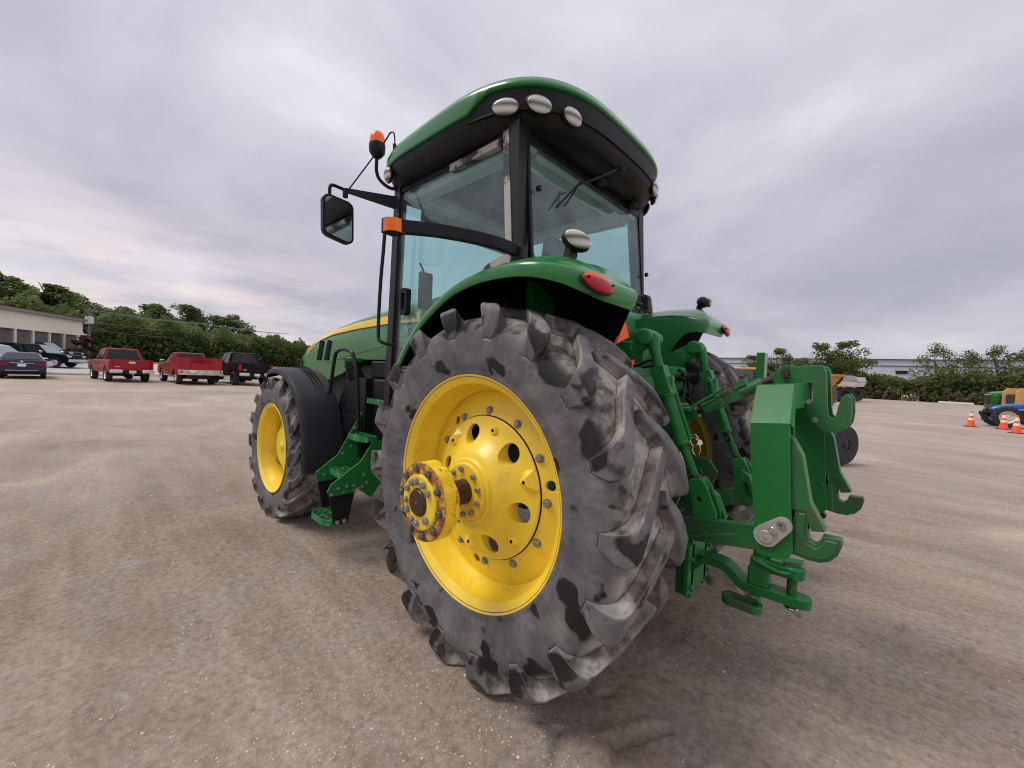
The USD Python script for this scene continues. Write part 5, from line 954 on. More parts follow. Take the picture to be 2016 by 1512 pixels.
# ------------------------------------------------------------------ quick hitch frame hung on the linkage
QX, QY = -1.20, .5
Q = thing('quick_hitch', 'heavy green hitch frame with hooks, hung behind the tractor on its three point linkage', 'hitch frame', (0, 0, 0))
QA = math.radians(2.6); cq, sq = math.cos(QA), math.sin(QA)
def qy(m):
    """the frame hangs slightly askew: turned about its left leg"""
    v = np.array(m.vertices); dx, dy = v[:, 0]+1.2, v[:, 1]-.5; v2 = v.copy(); v2[:, 0] = -1.2+dx*cq-dy*-sq*1.0; v2[:, 1] = .5+dy*cq-dx*sq; return TM(v2, m.faces)
def qp(parent, name, m, material, smooth=25, label=None): return part(parent, name, qy(m), material, smooth=smooth, label=label)
def leg(sd):
    s = lambda m: mirror(m) if sd < 0 else m
    lg = empty(Q, 'hitch_leg')
    low = rounded([(-1.125, 1.405), (-1.275, 1.42), (-1.300, 1.05), (-1.316, .87), (-1.302, .835), (-1.238, .816), (-1.190, .824), (-1.172, .86), (-1.128, 1.34)], .012)
    qp(lg, 'side_plate', s(prism(low, .490, .505)), green); qp(lg, 'inner_plate', s(prism(low, .405, .419)), green)
    qp(lg, 'front_web', s(cat(hull([(-1.13, .42, 1.405), (-1.13, .489, 1.405), (-1.145, .42, 1.405), (-1.145, .489, 1.405), (-1.172, .42, .88), (-1.172, .489, .88), (-1.187, .42, .88), (-1.187, .489, .88)]))), green)
    qp(lg, 'shoulder', s(hull([(-1.124, .506, 1.404), (-1.277, .506, 1.419), (-1.105, .355, 1.583), (-1.258, .355, 1.597), (-1.124, .40, 1.38), (-1.277, .40, 1.39), (-1.105, .30, 1.46), (-1.258, .30, 1.47)])), green)
    qp(lg, 'guide_plate', s(prism(rounded([(-1.262, 1.37), (-1.288, 1.355), (-1.325, 1.285), (-1.363, 1.09), (-1.420, .985), (-1.372, .972), (-1.350, 1.05), (-1.29, 1.05)], .004), .425, .486)), green_worn)
    hk = [(-1.312, 1.047), (-1.350, 1.055), (-1.363, 1.04), (-1.359, .966), (-1.365, .928), (-1.386, .917), (-1.402, .933), (-1.410, .962), (-1.471, .966), (-1.476, .945), (-1.465, .900), (-1.441, .867), (-1.406, .849), (-1.365, .846), (-1.300, .855)]
    qp(lg, 'lower_hook', s(cat(prism(hk, .430, .482), prism(Polygon(hk).buffer(-.014), .4815, .488), prism([(-1.20, .90), (-1.34, .86), (-1.33, 1.0), (-1.20, 1.0)], .428, .48))), green_worn)
    qp(lg, 'latch', s(box((-1.362, .44, .965), (-1.33, .476, 1.03), .006)), rust)
    kp = stadium((-1.214, .905), (-1.276, .975), .036); kp = kp.union(Point(-1.216, .912).buffer(.048)).convex_hull
    if sd > 0:
        k_ = qp(lg, 'pin_keeper', prism(kp, .506, .520), zinc); qp(lg, 'keeper_boss', cat(cyl((-1.216, .519, .908), (-1.216, .527, .908), .030, n=24, ch=.004), cyl((-1.216, .527, .908), (-1.216, .531, .908), .007, n=10)), zinc)
        qp(lg, 'keeper_bolt', cyl((-1.243, .519, .945), (-1.243, .532, .945), .016, n=20, ch=.003), steel); qp(lg, 'keeper_screw', cat(lathe([(.006, .528), (.017, .528), (.018, .519)], 1, 20, (-1.272, 0, .978)), cyl((-1.272, .519, .978), (-1.272, .522, .978), .007, n=8)), bolt)
    else:
        qp(lg, 'keeper_boss', s(cyl((-1.205, .395, .925), (-1.205, .404, .925), .028, n=20)), zinc); qp(lg, 'keeper_screw', s(cyl((-1.285, .396, 1.00), (-1.285, .404, 1.00), .012, n=12)), green_worn)
        qp(lg, 'rubber_foot', s(box((-1.31, .42, .79), (-1.20, .49, .83), .015)), blackp)
leg(1); leg(-1)
qp(Q, 'top_beam', cat(hull([(-1.105, y, 1.583) for y in (-.36, .36)]+[(-1.258, y, 1.597) for y in (-.36, .36)]+[(-1.105, y, 1.465) for y in (-.31, .31)]+[(-1.258, y, 1.475) for y in (-.31, .31)])), green)
ear = rounded([(-1.118, 1.585), (-1.128, 1.64), (-1.142, 1.678), (-1.160, 1.692), (-1.178, 1.693), (-1.200, 1.682), (-1.250, 1.590)], .01)
for y in (.065, -.082): qp(Q, 'pin_ear', prism(ear.difference(Point(-1.165, 1.645).buffer(.02)), y, y+.017), green)
qp(Q, 'link_pin', cat(cyl((-1.165, -.10, 1.645), (-1.165, .105, 1.645), .019, n=18), box((-1.178, .082, 1.600), (-1.168, .10, 1.675), .003)), rust)
qp(Q, 'latch_block', cat(box((-1.150, -.03, 1.598), (-1.135, .06, 1.665), .004), box((-1.205, -.03, 1.598), (-1.182, .06, 1.66), .004)), zinc)
hook = rounded([(-1.206, 1.600), (-1.206, 1.685), (-1.316, 1.694), (-1.332, 1.664), (-1.340, 1.579), (-1.346, 1.486), (-1.353, 1.446), (-1.363, 1.431), (-1.375, 1.436), (-1.384, 1.455), (-1.388, 1.490), (-1.402, 1.540), (-1.420, 1.557), (-1.436, 1.535), (-1.441, 1.462), (-1.437, 1.415), (-1.423, 1.384), (-1.396, 1.365), (-1.350, 1.361), (-1.310, 1.380), (-1.280, 1.416), (-1.258, 1.48)], .003)
th = empty(Q, 'top_hook')
slot = Polygon([(-1.262, 1.50), (-1.290, 1.50), (-1.283, 1.60), (-1.258, 1.60)])
for y in (.045, -.095): qp(th, 'hook_plate', prism(hook.difference(slot), y, y+.03), green_worn)
qp(th, 'hook_spacer', cat(prism(rounded([(-1.300, 1.40), (-1.350, 1.385), (-1.400, 1.385), (-1.42, 1.42), (-1.38, 1.42), (-1.31, 1.43)], .004), -.066, .046), prism([(-1.21, 1.61), (-1.31, 1.61), (-1.31, 1.685), (-1.21, 1.68)], -.066, .046)), green_worn)
qp(th, 'latch_rod', cat(cyl((-1.270, .0, 1.49), (-1.268, .0, 1.61), .008, n=10), cyl((-1.27, -.04, 1.505), (-1.27, .085, 1.505), .012, n=12)), steel)
qp(th, 'hook_bolt', hexbolt((-1.300, .075, 1.415), (0, 1, 0), .012, .012), bolt)
qp(Q, 'lever_plate', cat(box((-.998, -.212, 1.585), (-.955, -.200, 1.775)), box((-1.16, -.215, 1.585), (-.955, -.195, 1.60))), green)
qp(Q, 'lever_edge', box((-1.012, -.211, 1.60), (-.9985, -.201, 1.77)), zinc, label='bare grey edge of the lever plate')

# ------------------------------------------------------------------ road vehicles
def road_wheel(parent, x, y, r, w, rimm=None, big=True):
    s = 1 if y > 0 else -1; k = empty(parent, 'wheel', (x, y, r))
    prof = [(r*.60, w*.42), (r*.66, w*.5), (r*.90, w*.5), (r*.975, w*.42), (r, w*.3), (r, -w*.3), (r*.975, -w*.42), (r*.9, -w*.5), (r*.6, -w*.5)]
    part(k, 'tyre', sided(lathe(prof, 1, 32), s), mat('car_tyre', (0.022, 0.022, 0.023), 0.8, noise=(9., .3)) if 'ct' not in used else UsdShade.Material.Get(stage, LK+'car_tyre'), smooth=40); used['ct'] = 1
    pr = [(r*.61, w*.43), (r*.58, w*.44), (r*.55, w*.30), (r*.52, w*.12), (r*.28, w*.24), (r*.16, w*.30), (0, w*.31)]
    d = lathe(pr, 1, 24)
    part(k, 'rim', sided(d, s), rimm or chrome, smooth=30)
def glass_quad(a, b, c, d, out, inset=.10, off=.018, th=.012):
    """dark pane set just proud of the sloping face a-b-c-d"""
    q = np.array([a, b, c, d], float); m = q.mean(0); n = np.cross(q[1]-q[0], q[3]-q[0]); n /= np.linalg.norm(n)
    if n@np.asarray(out, float) < 0: n = -n
    e = m+(q-m)*(1-inset); return hull(np.vstack([e+n*(off-th*2), e+n*off]))
def cut_wheels(P, xs, z, r): 
    for x in xs: P = P.difference(Point(x, z).buffer(r, quad_segs=10))
    return P
def paint(name, c, rough=.25): return mat(name, c, rough, coat=0.2, spec=.3, noise=(1.5, .06))
platem = mat('licence_plate', (0.55, 0.62, 0.68), .5)
def plate(parent, x, y, z, text='', nx=-1):
    p_ = part(parent, 'licence_plate', box((x-.012, y-.155, z-.078), (x, y+.155, z+.078)), platem, smooth=False)
def pickup(name, label, loc, rz, col, lift=0.0, service=False, crew=True, black=False, badge=None, group='pickup trucks parked at the edge of the yard'):
    """x forward, origin on the ground below the middle of the truck"""
    t = thing(name, label, 'pickup truck', (*loc[:2], float(gz(*loc[:2]))), rz, group); m = col; r = .40+lift*.25; L, W = 2.85, .97; zb = .52+lift; zt = 1.22+lift; fx, rx = 1.86, -1.75
    side = Polygon([(-L, zb+.08), (-L, zt+.03), (-1.0, zt+.01), (1.05, zt), (1.15, zt-.02), (2.55, zt-.10), (2.80, zt-.24), (2.84, zb+.10), (2.5, zb), (-2.6, zb)])
    side = cut_wheels(side, (fx, rx), r+.02, r+.09)
    if service: side = side.intersection(Polygon([(-.78, 0), (4, 0), (4, 3), (-.78, 3)]))
    bm = prism(side, -W, W)
    if not service: bm = minus(bm, box((-2.78, -.80, zb+.28), (-.95, .80, 2.2)))
    else: bm = unman(mani(bm))
    part(t, 'body', bm, m, smooth=False)
    # cab
    cb, cf = (-.95 if crew else -.72), 1.08; rt = 1.93+lift; rb_, rf_ = cb+.22, .38
    base = [(cb, .93), (cf, .93)]; top = [(rb_, .70), (rf_, .70)]
    B = [np.array([cb, -.93, zt-.02]), np.array([cf, -.93, zt-.02]), np.array([cf, .93, zt-.02]), np.array([cb, .93, zt-.02])]; U = [np.array([rb_, -.72, rt-.03]), np.array([rf_, -.72, rt-.03]), np.array([rf_, .72, rt-.03]), np.array([rb_, .72, rt-.03])]
    crownp = [np.array([rb_+.10, -.6, rt]), np.array([rf_-.15, -.6, rt]), np.array([rf_-.15, .6, rt]), np.array([rb_+.10, .6, rt])]
    part(t, 'cab', hull(B+U+crownp), m, smooth=25)
    part(t, 'rear_window', glass_quad(B[0], B[3], U[3], U[0], (-1, 0, .3), .16), darkglass, smooth=False)
    part(t, 'windscreen', glass_quad(B[1], B[2], U[2], U[1], (1, 0, .5), .08), darkglass, smooth=False)
    for a_, b_, c_, d_, o in ((B[3], B[2], U[2], U[3], (0, 1, 0)), (B[0], B[1], U[1], U[0], (0, -1, 0))):
        if crew:
            part(t, 'side_window', glass_quad(a_, a_*.5+b_*.5, d_*.5+c_*.5, d_, o, .12), darkglass, smooth=False); part(t, 'side_window', glass_quad(a_*.5+b_*.5, b_, c_, d_*.5+c_*.5, o, .12), darkglass, smooth=False)
        else: part(t, 'side_window', glass_quad(a_*.85+b_*.15, b_, c_, d_*.85+c_*.15, o, .12), darkglass, smooth=False)
    for s in (-1, 1):
        part(t, 'mirror', cat(box((.72, s*1.12-.12, zt+.02), (.82, s*1.12+.12, zt+.24), .03), _bar((.78, s*.92, zt+.05), (.78, s*1.05, zt+.08), .05, .05, (0, 0, 1))), (chrome if service else blackp))
        part(t, 'door_handle', box((.0, s*.975-.012, zt-.17), (.2, s*.975+.012, zt-.13)), m)
        part(t, 'door_seam', box((-.02, s*.972-.004, zb+.1), (-.005, s*.972+.004, zt)), liner); part(t, 'sill', box((-1.2, s*.90-.06, zb-.08), (1.3, s*.90+.06, zb+.02), .02), chrome if not black else blackp)
        for x in (fx, rx): road_wheel(t, x, s*.83, r, .29, chrome if not black else mat('dark_rim', (.05, .05, .055), .4, metal=.6))
    part(t, 'underframe', box((-2.6, -.55, zb-.16), (2.4, .55, zb+.10)), dark)
    part(t, 'rear_axle', cat(cyl((rx, -.8, r), (rx, .8, r), .08, n=12), hull(np.vstack([cyl((rx, -.12, r), (rx, .12, r), .17, n=12).vertices]))), dark)
    if service:
        for s in (-1, 1):
            q = Polygon([(-2.9, zb+.10), (-2.9, 1.62), (-.84, 1.62), (-.84, zb+.1)]); q = cut_wheels(q, (rx,), r+.02, r+.1)
            part(t, 'tool_box', prism(q, s*.55+(.0 if s > 0 else 0), s*1.06), m, smooth=False)
            for x0, x1, z0, z1 in ((-2.82, -2.3, .75, 1.55), (-2.25, -1.3, 1.15, 1.55), (-1.25, -.9, .75, 1.55)): part(t, 'box_door', box((x0, min(s*1.055, s*1.068), z0), (x1, max(s*1.055, s*1.068), z1)), m)
        part(t, 'bed_floor', box((-2.9, -.55, .80), (-.84, .55, .86)), m); part(t, 'bed_front', box((-.90, -.55, .86), (-.84, .55, 1.6)), m)
        part(t, 'tailgate', cat(box((-2.93, -.54, .86), (-2.88, .54, 1.30), .01), box((-2.945, -.54, 1.06), (-2.931, .54, 1.09)), box((-2.945, -.54, 1.25), (-2.931, .54, 1.30))), m); part(t, 'inner_rail', box((-2.86, -.54, 1.30), (-.9, -.50, 1.5)), m)
        bump_m = mat('worn_bumper', (.50, .45, .38), .5, metal=.2, noise=(8., .3), dirt=((.22, .14, .08), 6., .5, .65, .8))
        part(t, 'bumper', cat(box((-3.02, -1.08, .62), (-2.90, 1.08, .90), .02), box((-3.2, -1.08, .60), (-2.9, 1.08, .66), .01)), bump_m)
        for s in (-1, 1):
            for y, mm in ((.95, red_l), (.72, lampm)): part(t, 'tail_lamp', cyl((-3.02, s*y, .79), (-3.035, s*y, .79), .055, n=16), mm)
        plate(t, -3.035, .40, .80)
    else:
        part(t, 'tailgate', cat(box((-L-.03, -.80, zb+.12), (-L+.02, .80, zt+.02), .015), box((-L-.045, -.74, zb+.22), (-L-.03, .74, zb+.26))), m)
        part(t, 'tailgate_handle', box((-L-.05, -.15, zt-.20), (-L-.025, .15, zt-.08), .01), chrome if not black else blackp)
        part(t, 'bumper', cat(box((-L-.20, -.98, zb-.06), (-L-.02, -.42, zb+.14), .03), box((-L-.20, .42, zb-.06), (-L-.02, .98, zb+.14), .03), box((-L-.16, -.42, zb-.06), (-L-.02, .42, zb+.05), .02)), chrome if not black else mat('bright_bumper', (.55, .55, .55), .2, metal=.9))
        part(t, 'bumper_step', box((-L-.17, -.42, zb-.10), (-L-.03, .42, zb+.06), .01), blackp)
        for s in (-1, 1): part(t, 'tail_lamp', box((-L-.015, s*.89-.085, zt-.42), (-L+.12, s*.89+.085, zt-.04), .02), red_l)
        part(t, 'brake_lamp', box((rb_-.02, -.15, rt-.035), (rb_+.06, .15, rt+.005), .008), red_l2)
        plate(t, -L-.165, .0, zb+.02)
        part(t, 'badge', box((-L-.034, .55, zb+.30), (-L-.029, .75, zb+.34)), chrome); part(t, 'side_badge', box((1.3, .97, zt-.30), (1.62, .977, zt-.24)), chrome)
        part(t, 'hitch_ball', cat(box((-L-.28, -.04, zb-.16), (-L-.05, .04, zb-.10)), ellipsoid((-L-.25, 0, zb-.06), (.028,)*3, sub=2)), steel)
        part(t, 'exhaust', cyl((-2.5, -.55, zb-.05), (-2.75, -.60, zb-.06), .045, n=12), steel)
    return t
red1 = paint('bright_red_paint', (.26, .006, .012)); red2 = paint('flat_red_paint', (.27, .008, .012), .4); blk = mat('black_paint', (.0035, .0035, .005), .3, spec=.16)
def place(px_m, heading): return px_m
pickup('pickup_truck', 'red crew cab pickup with white tailgate handle, left of the two red trucks', (34.0, .92), 8.0, red1, lift=.08)
pickup('pickup_truck', 'red service truck with tall side boxes and an open rear bed', (31.4, -2.1), 4.5, red2, service=True, crew=False)
pickup('pickup_truck', 'black lifted pickup right of the red service truck', (30.6, -4.75), 5.5, blk, lift=.16, black=True)
# dark sedan from behind
def sedan(name, label, loc, rz, m, white=False, group=None):
    t = thing(name, label, 'car', (*loc[:2], float(gz(*loc[:2]))), rz, group); r = .34; fx, rx = 1.42, -1.38
    prof = cut_wheels(Polygon([(-2.38, .34), (-2.42, .62), (-2.40, .98), (-2.34, 1.06), (-1.8, 1.10), (1.0, 1.03), (2.05, .86), (2.36, .66), (2.40, .38), (2.2, .24), (-2.2, .24)]), (fx, rx), r, r+.06)
    part(t, 'body', cat(prism(prof, -.91, .91)), m, smooth=False)
    B = [np.array(v) for v in ((-1.95, -.84, 1.07), (1.15, -.84, 1.02), (1.15, .84, 1.02), (-1.95, .84, 1.07))]; U = [np.array(v) for v in ((-1.02, -.60, 1.48), (.12, -.60, 1.49), (.12, .60, 1.49), (-1.02, .60, 1.48))]
    part(t, 'cabin', hull(B+U+[np.array([-.8, y, 1.525]) for y in (-.45, .45)]+[np.array([-.1, y, 1.53]) for y in (-.45, .45)]), m, smooth=25)
    part(t, 'rear_window', glass_quad(B[0], B[3], U[3], U[0], (-1, 0, .5), .14), darkglass if not white else shopglass, smooth=False); part(t, 'windscreen', glass_quad(B[1], B[2], U[2], U[1], (1, 0, .5), .1), darkglass, smooth=False)
    for a_, b_, c_, d_, o in ((B[3], B[2], U[2], U[3], (0, 1, 0)), (B[0], B[1], U[1], U[0], (0, -1, 0))): part(t, 'side_window', glass_quad(a_*.9+b_*.1, b_, c_, d_, o, .16), darkglass, smooth=False)
    for s in (-1, 1):
        for x in (fx, rx): road_wheel(t, x, s*.78, r, .23)
        part(t, 'tail_lamp', hull([(-2.425, s*.90, .93), (-2.425, s*.90, .78), (-2.44, s*.42, .80), (-2.44, s*.46, .88), (-2.25, s*.918, .95), (-2.25, s*.918, .80), (-2.41, s*.45, .88), (-2.41, s*.42, .80)]), red_l); part(t, 'mirror', box((.62, s*.98-.10, 1.02), (.74, s*.98+.10, 1.16), .03), m)
    part(t, 'boot_trim', box((-2.445, -.44, .885), (-2.415, .44, .915)), chrome); part(t, 'emblem', ellipsoid((-2.415, 0, .985), (.015, .06, .04), sub=2), chrome); plate(t, -2.425, 0, .78)
    part(t, 'rear_bumper', cat(box((-2.47, -.88, .40), (-2.36, .88, .62), .04)), m); part(t, 'diffuser', box((-2.44, -.6, .24), (-2.3, .6, .38), .02), blackp)
    part(t, 'lower_trim', box((-2.475, -.6, .47), (-2.465, .6, .50)), chrome)
    return t
sedan('sedan', 'dark blue sedan seen from behind at the left edge', (36.6, 4.95), 2.0, paint('dark_blue_paint', (.010, .012, .030), .15))
paint('white_paint', (.62, .63, .62), .25)
def suv(name, label, loc, rz, m):
    t = thing(name, label, 'car', (*loc[:2], float(gz(*loc[:2]))), rz); r = .40; fx, rx = 1.72, -1.55; zt = 1.18
    prof = cut_wheels(Polygon([(-2.65, .45), (-2.68, zt), (1.1, zt), (2.45, zt-.08), (2.68, zt-.28), (2.70, .48), (2.4, .38), (-2.5, .38)]), (fx, rx), r, r+.07)
    part(t, 'body', prism(prof, -.99, .99), m, smooth=False)
    B = [np.array(v) for v in ((-2.6, -.93, zt-.02), (1.2, -.93, zt-.02), (1.2, .93, zt-.02), (-2.6, .93, zt-.02))]; U = [np.array(v) for v in ((-2.35, -.72, 1.90), (.45, -.72, 1.88), (.45, .72, 1.88), (-2.35, .72, 1.90))]
    part(t, 'cabin', hull(B+U+[np.array([-2.0, y, 1.95]) for y in (-.5, .5)]+[np.array([.2, y, 1.94]) for y in (-.5, .5)]), m, smooth=25)
    part(t, 'windscreen', glass_quad(B[1], B[2], U[2], U[1], (1, 0, .5), .1), mat('bright_screen', (.22, .30, .32), .1), smooth=False); part(t, 'rear_window', glass_quad(B[0], B[3], U[3], U[0], (-1, 0, .3), .14), darkglass, smooth=False)
    for a_, b_, c_, d_, o in ((B[3], B[2], U[2], U[3], (0, 1, 0)), (B[0], B[1], U[1], U[0], (0, -1, 0))):
        for u0, u1 in ((.03, .33), (.34, .64), (.65, .99)): part(t, 'side_window', glass_quad(a_*(1-u0)+b_*u0, a_*(1-u1)+b_*u1, d_*(1-u1)+c_*u1, d_*(1-u0)+c_*u0, o, .12), darkglass, smooth=False)
    for s in (-1, 1):
        for x in (fx, rx): road_wheel(t, x, s*.84, r, .27, chrome)
        part(t, 'mirror', box((.9, s*1.13-.12, zt+.0), (1.0, s*1.13+.12, zt+.2), .04), chrome); part(t, 'headlamp', box((2.55, s*.78-.18, .85), (2.705, s*.78+.18, 1.02), .03), lampm); part(t, 'fender_flare', cat(*[tube([(x+(r+.08)*math.cos(a), s*.995, r+(r+.08)*math.sin(a)) for a in np.linspace(0.1, PI-.1, 12)], .03, 6) for x in (fx, rx)]), blackp)
    part(t, 'bumper', box((2.6, -.98, .48), (2.85, .98, .72), .05), mat('silver_bumper', (.5, .5, .5), .3, metal=.6)); part(t, 'grille', box((2.66, -.55, .80), (2.72, .55, 1.05), .01), blackp); part(t, 'side_step', box((-1.0, .95, .42), (1.1, 1.12, .48), .01), blackp)
    return t
suv('suv', 'black utility vehicle with chrome wheels, facing right in front of the shop windows', (52.1, 5.1), -122.0, blk)
suv('suv', 'white car cut off by the left edge, beyond the dark sedan', (44.6, 6.9), -122.0, UsdShade.Material.Get(stage, LK+'white_paint'))
suv('suv', 'dark windowed estate car behind the black utility vehicle', (59.0, 5.2), -118.0, paint('charcoal_paint', (.02, .02, .022), .2))
sedan('sedan', 'white car mostly hidden between the red service truck and the black pickup', (39.5, -4.35), 185.0, UsdShade.Material.Get(stage, LK+'white_paint'), True)

# ------------------------------------------------------------------ things on the right
conem = mat('orange_cone_plastic', (.90, .10, .015), .45, noise=(3., .1)); conew = mat('white_cone_collar', (.72, .68, .62), .4); coneb = mat('black_cone_base', (.02, .02, .02), .7)
def cone(loc, label):
    t = thing('traffic_cone', label, 'traffic cone', (*loc[:2], float(gz(*loc[:2]))), float(rng.uniform(0, 90)), 'traffic cones by the blue tractor')
    part(t, 'base', cat(prism(rr(-.19, .19, -.19, .19, .03), 0, .03, 'xy')), coneb)
    part(t, 'body', lathe([(.150, .03), (.142, .06), (.030, .715), (.022, .73), (0, .73)], 2, 32), conem, smooth=40)
    part(t, 'collar', lathe([(.104, .305), (.106, .306), (.0885, .405), (.0865, .406)], 2, 32), conew, smooth=40); part(t, 'collar', lathe([(.0705, .50), (.0725, .501), (.0485, .638), (.0465, .639)], 2, 32), conew, smooth=40)
cone((-4.59, -25.42), 'orange traffic cone standing alone left of the blue tractor'); cone((-5.57, -25.52), 'orange traffic cone right in front of the blue tractor wheel'); cone((-5.61, -23.38), 'nearest orange traffic cone, cut close to the right edge')
def ag_wheel(parent, c, ax_y, R, w, rimm, rimr=.55, nl=18):
    k = empty(parent, 'wheel', c)
    prof = [(R*rimr, w*.45), (R*.72, w*.5), (R*.90, w*.48), (R*.95, w*.36), (R*.96, 0), (R*.95, -w*.36), (R*.90, -w*.48), (R*.72, -w*.5), (R*rimr, -w*.45)]
    lugs = [hull([(R*r_*math.cos(a+da), y, R*r_*math.sin(a+da)) for r_, e in ((.93, .035), (1.0, .022)) for y, sh in ((s*w*.48, 0), (s*w*.02, .16)) for da in (sh-e, sh+e)]) for q in range(nl) for s, a in ((1, q*2*PI/nl), (-1, (q+.5)*2*PI/nl))]
    part(k, 'tyre', cat(lathe(prof, 1, 40), *lugs), UsdShade.Material.Get(stage, LK+'car_tyre'), smooth=35)
    part(k, 'rim', lathe([(R*rimr, w*.46), (R*rimr*.95, w*.44), (R*rimr*.88, w*.1), (R*rimr*.5, w*.02), (R*rimr*.35, w*.2), (0, w*.22)], 1, 36), rimm, smooth=35); part(k, 'rim_back', lathe([(0, -w*.2), (R*rimr*.9, -w*.2), (R*rimr, -w*.46)], 1, 24), rimm)
bluem = mat('blue_paint', (.012, .075, .36), .3, coat=.4, noise=(2., .1)); cream = mat('cream_rim_paint', (.62, .60, .52), .45, noise=(8., .15))
# local x forward = towards the left of the picture; stands side-on to the camera
bt = thing('tractor', 'blue tractor with cream wheels, half cut off by the right edge', 'tractor', (-7.55, -27.55, 0), 8.0, None, (.72, .72, .72))
ag_wheel(bt, (2.55, .85, .70), 1, .70, .34, cream, .56); ag_wheel(bt, (2.55, -.85, .70), 1, .70, .34, cream, .56); ag_wheel(bt, (0, .95, .92), 1, .92, .46, cream, .6); ag_wheel(bt, (0, -.95, .92), 1, .92, .46, cream, .6)
part(bt, 'bonnet', loft([[(x, y, z) for y, z in ((.36*k, 1.12), (.38*k, b), (.30*k, b+.12), (0, b+.17), (-.30*k, b+.12), (-.38*k, b), (-.36*k, 1.12))] for x, k, b in ((.9, 1.05, 1.50), (1.6, 1, 1.47), (2.3, .95, 1.38), (2.85, .85, 1.22), (3.05, .6, 1.12))]), bluem, smooth=40)
part(bt, 'bonnet_flash', hull([(1.2, .385, 1.30), (2.5, .365, 1.18), (1.2, .385, 1.24), (2.7, .35, 1.12), (1.2, .37, 1.27), (2.5, .35, 1.15)]), mat('yellow_flash', (.7, .62, .3), .4)); part(bt, 'engine', box((.3, -.3, .6), (2.9, .3, 1.13), .05), dark); part(bt, 'front_axle', cat(cyl((2.55, -.85, .7), (2.55, .85, .7), .10, n=12), box((2.9, -.25, .65), (3.25, .25, .95), .04)), blackm)
part(bt, 'front_weights', cat(*[box((3.2, -.3+.12*k, .72), (3.5, -.2+.12*k, .98), .03) for k in range(5)]), blackm); part(bt, 'exhaust', cat(cyl((1.45, -.32, 1.5), (1.45, -.32, 2.2), .09, n=14), cyl((1.45, -.32, 2.2), (1.45, -.32, 2.5), .05, n=12)), blackm)
part(bt, 'cab_frame', cat(*[_bar((x, y, 1.1), (x*.95+.02, y*.95, 2.6), .09, .09, (1, 0, 0)) for x in (-.6, .85) for y in (-.75, .75)], box((-.75, -.85, 2.55), (1.0, .85, 2.72), .06)), blackm); part(bt, 'fender', cat(*[tube([(1.0*math.cos(a), y, .92+1.0*math.sin(a)) for a in np.linspace(.3, 2.6, 14)], 1.0, shape=rectshape(.45, .04), up=(0, 1, 0)) for y in (.95, -.95)]), bluem); part(bt, 'step', box((.5, .6, .5), (1.0, .95, .56)), blackm)
part(bt, 'drive_line', cat(_bar((.6, .75, .62), (2.0, .72, .62), .12, .1, (0, 0, 1))), steel)
gt = thing('tractor', 'green tractor nose with dark grille, behind the blue tractor', 'tractor', (-8.6, -33.8, 0), 14.0, None, (.86, .86, .86))
part(gt, 'bonnet', loft([[(x, y, z) for y, z in ((.45*k, 1.10), (.47*k, b-.1), (.36*k, b+.06), (0, b+.12), (-.36*k, b+.06), (-.47*k, b-.1), (-.45*k, 1.10))] for x, k, b in ((0, 1, 2.05), (1.2, 1, 2.02), (2.3, .95, 1.92), (3.1, .85, 1.80))]), green_body, smooth=40)
part(gt, 'grille', hull([(3.11, y, z) for y in (-.34, .34) for z in (1.15, 1.72)]+[(3.2, y, z) for y in (-.28, .28) for z in (1.2, 1.68)]+[(2.6, y, z) for y in (-.445, .445) for z in (1.1, 1.6)]), dark); part(gt, 'headlamp', hull([(2.9, y, z) for y in (-.42, .42) for z in (1.70, 1.78)]+[(3.2, y, z) for y in (-.3, .3) for z in (1.70, 1.76)]), lampm); part(gt, 'stripe', cat(*[hull([(0, s*.462, 1.93), (0, s*.462, 1.99), (2.6, s*.42, 1.78), (2.6, s*.42, 1.83), (0, s*.44, 1.96), (2.6, s*.40, 1.8)]) for s in (1, -1)]), stripe_y)
part(gt, 'chassis', cat(box((-.8, -.35, .7), (2.9, .35, 1.12), .05), box((2.7, -.4, .85), (3.15, .4, 1.15), .05)), green_worn); ag_wheel(gt, (2.0, .9, .72), 1, .72, .4, yellow, .6); ag_wheel(gt, (2.0, -.9, .72), 1, .72, .4, yellow, .6); ag_wheel(gt, (-.9, .95, .95), 1, .95, .5, yellow, .6); ag_wheel(gt, (-.9, -.95, .95), 1, .95, .5, yellow, .6)
ochre = mat('ochre_machine_paint', (.48, .21, .025), .45, noise=(2.0, .2), dirt=((.2, .12, .06), 5., .5, .7, .5)); ochre_l = mat('pale_orange_paint', (.62, .33, .10), .5, noise=(2., .15))
lo = thing('loader', 'orange machine with a dark open cab, behind the blue tractor', 'construction machine', (-8.35, -31.4, 0), 8.0, None, (.9, .9, .9))
part(lo, 'side_frame', prism(Polygon([(.2, .9), (2.1, .9), (2.1, 1.9), (1.9, 2.12), (.2, 2.12)]).difference(rr(.7, 1.55, 1.3, 1.85, .08)), .82, .95), ochre_l); part(lo, 'side_frame', prism(Polygon([(.2, .9), (2.1, .9), (2.1, 1.9), (1.9, 2.12), (.2, 2.12)]).difference(rr(.7, 1.55, 1.3, 1.85, .08)), -.95, -.82), ochre_l)
part(lo, 'cab', cat(box((-1.2, -.8, .9), (.3, .8, 2.15), .04)), dark); part(lo, 'cab_roof', box((-1.4, -.95, 2.10), (.55, .95, 2.2), .03), ochre_l); part(lo, 'engine_cover', box((.25, -.8, .9), (2.0, .8, 1.75), .06), dark); part(lo, 'intake_pipe', cat(cyl((1.35, .5, 2.1), (1.35, .5, 2.62), .14, n=16, ch=.04), cyl((.95, .5, 2.1), (.95, .5, 2.45), .2, n=16, ch=.05)), blackm)
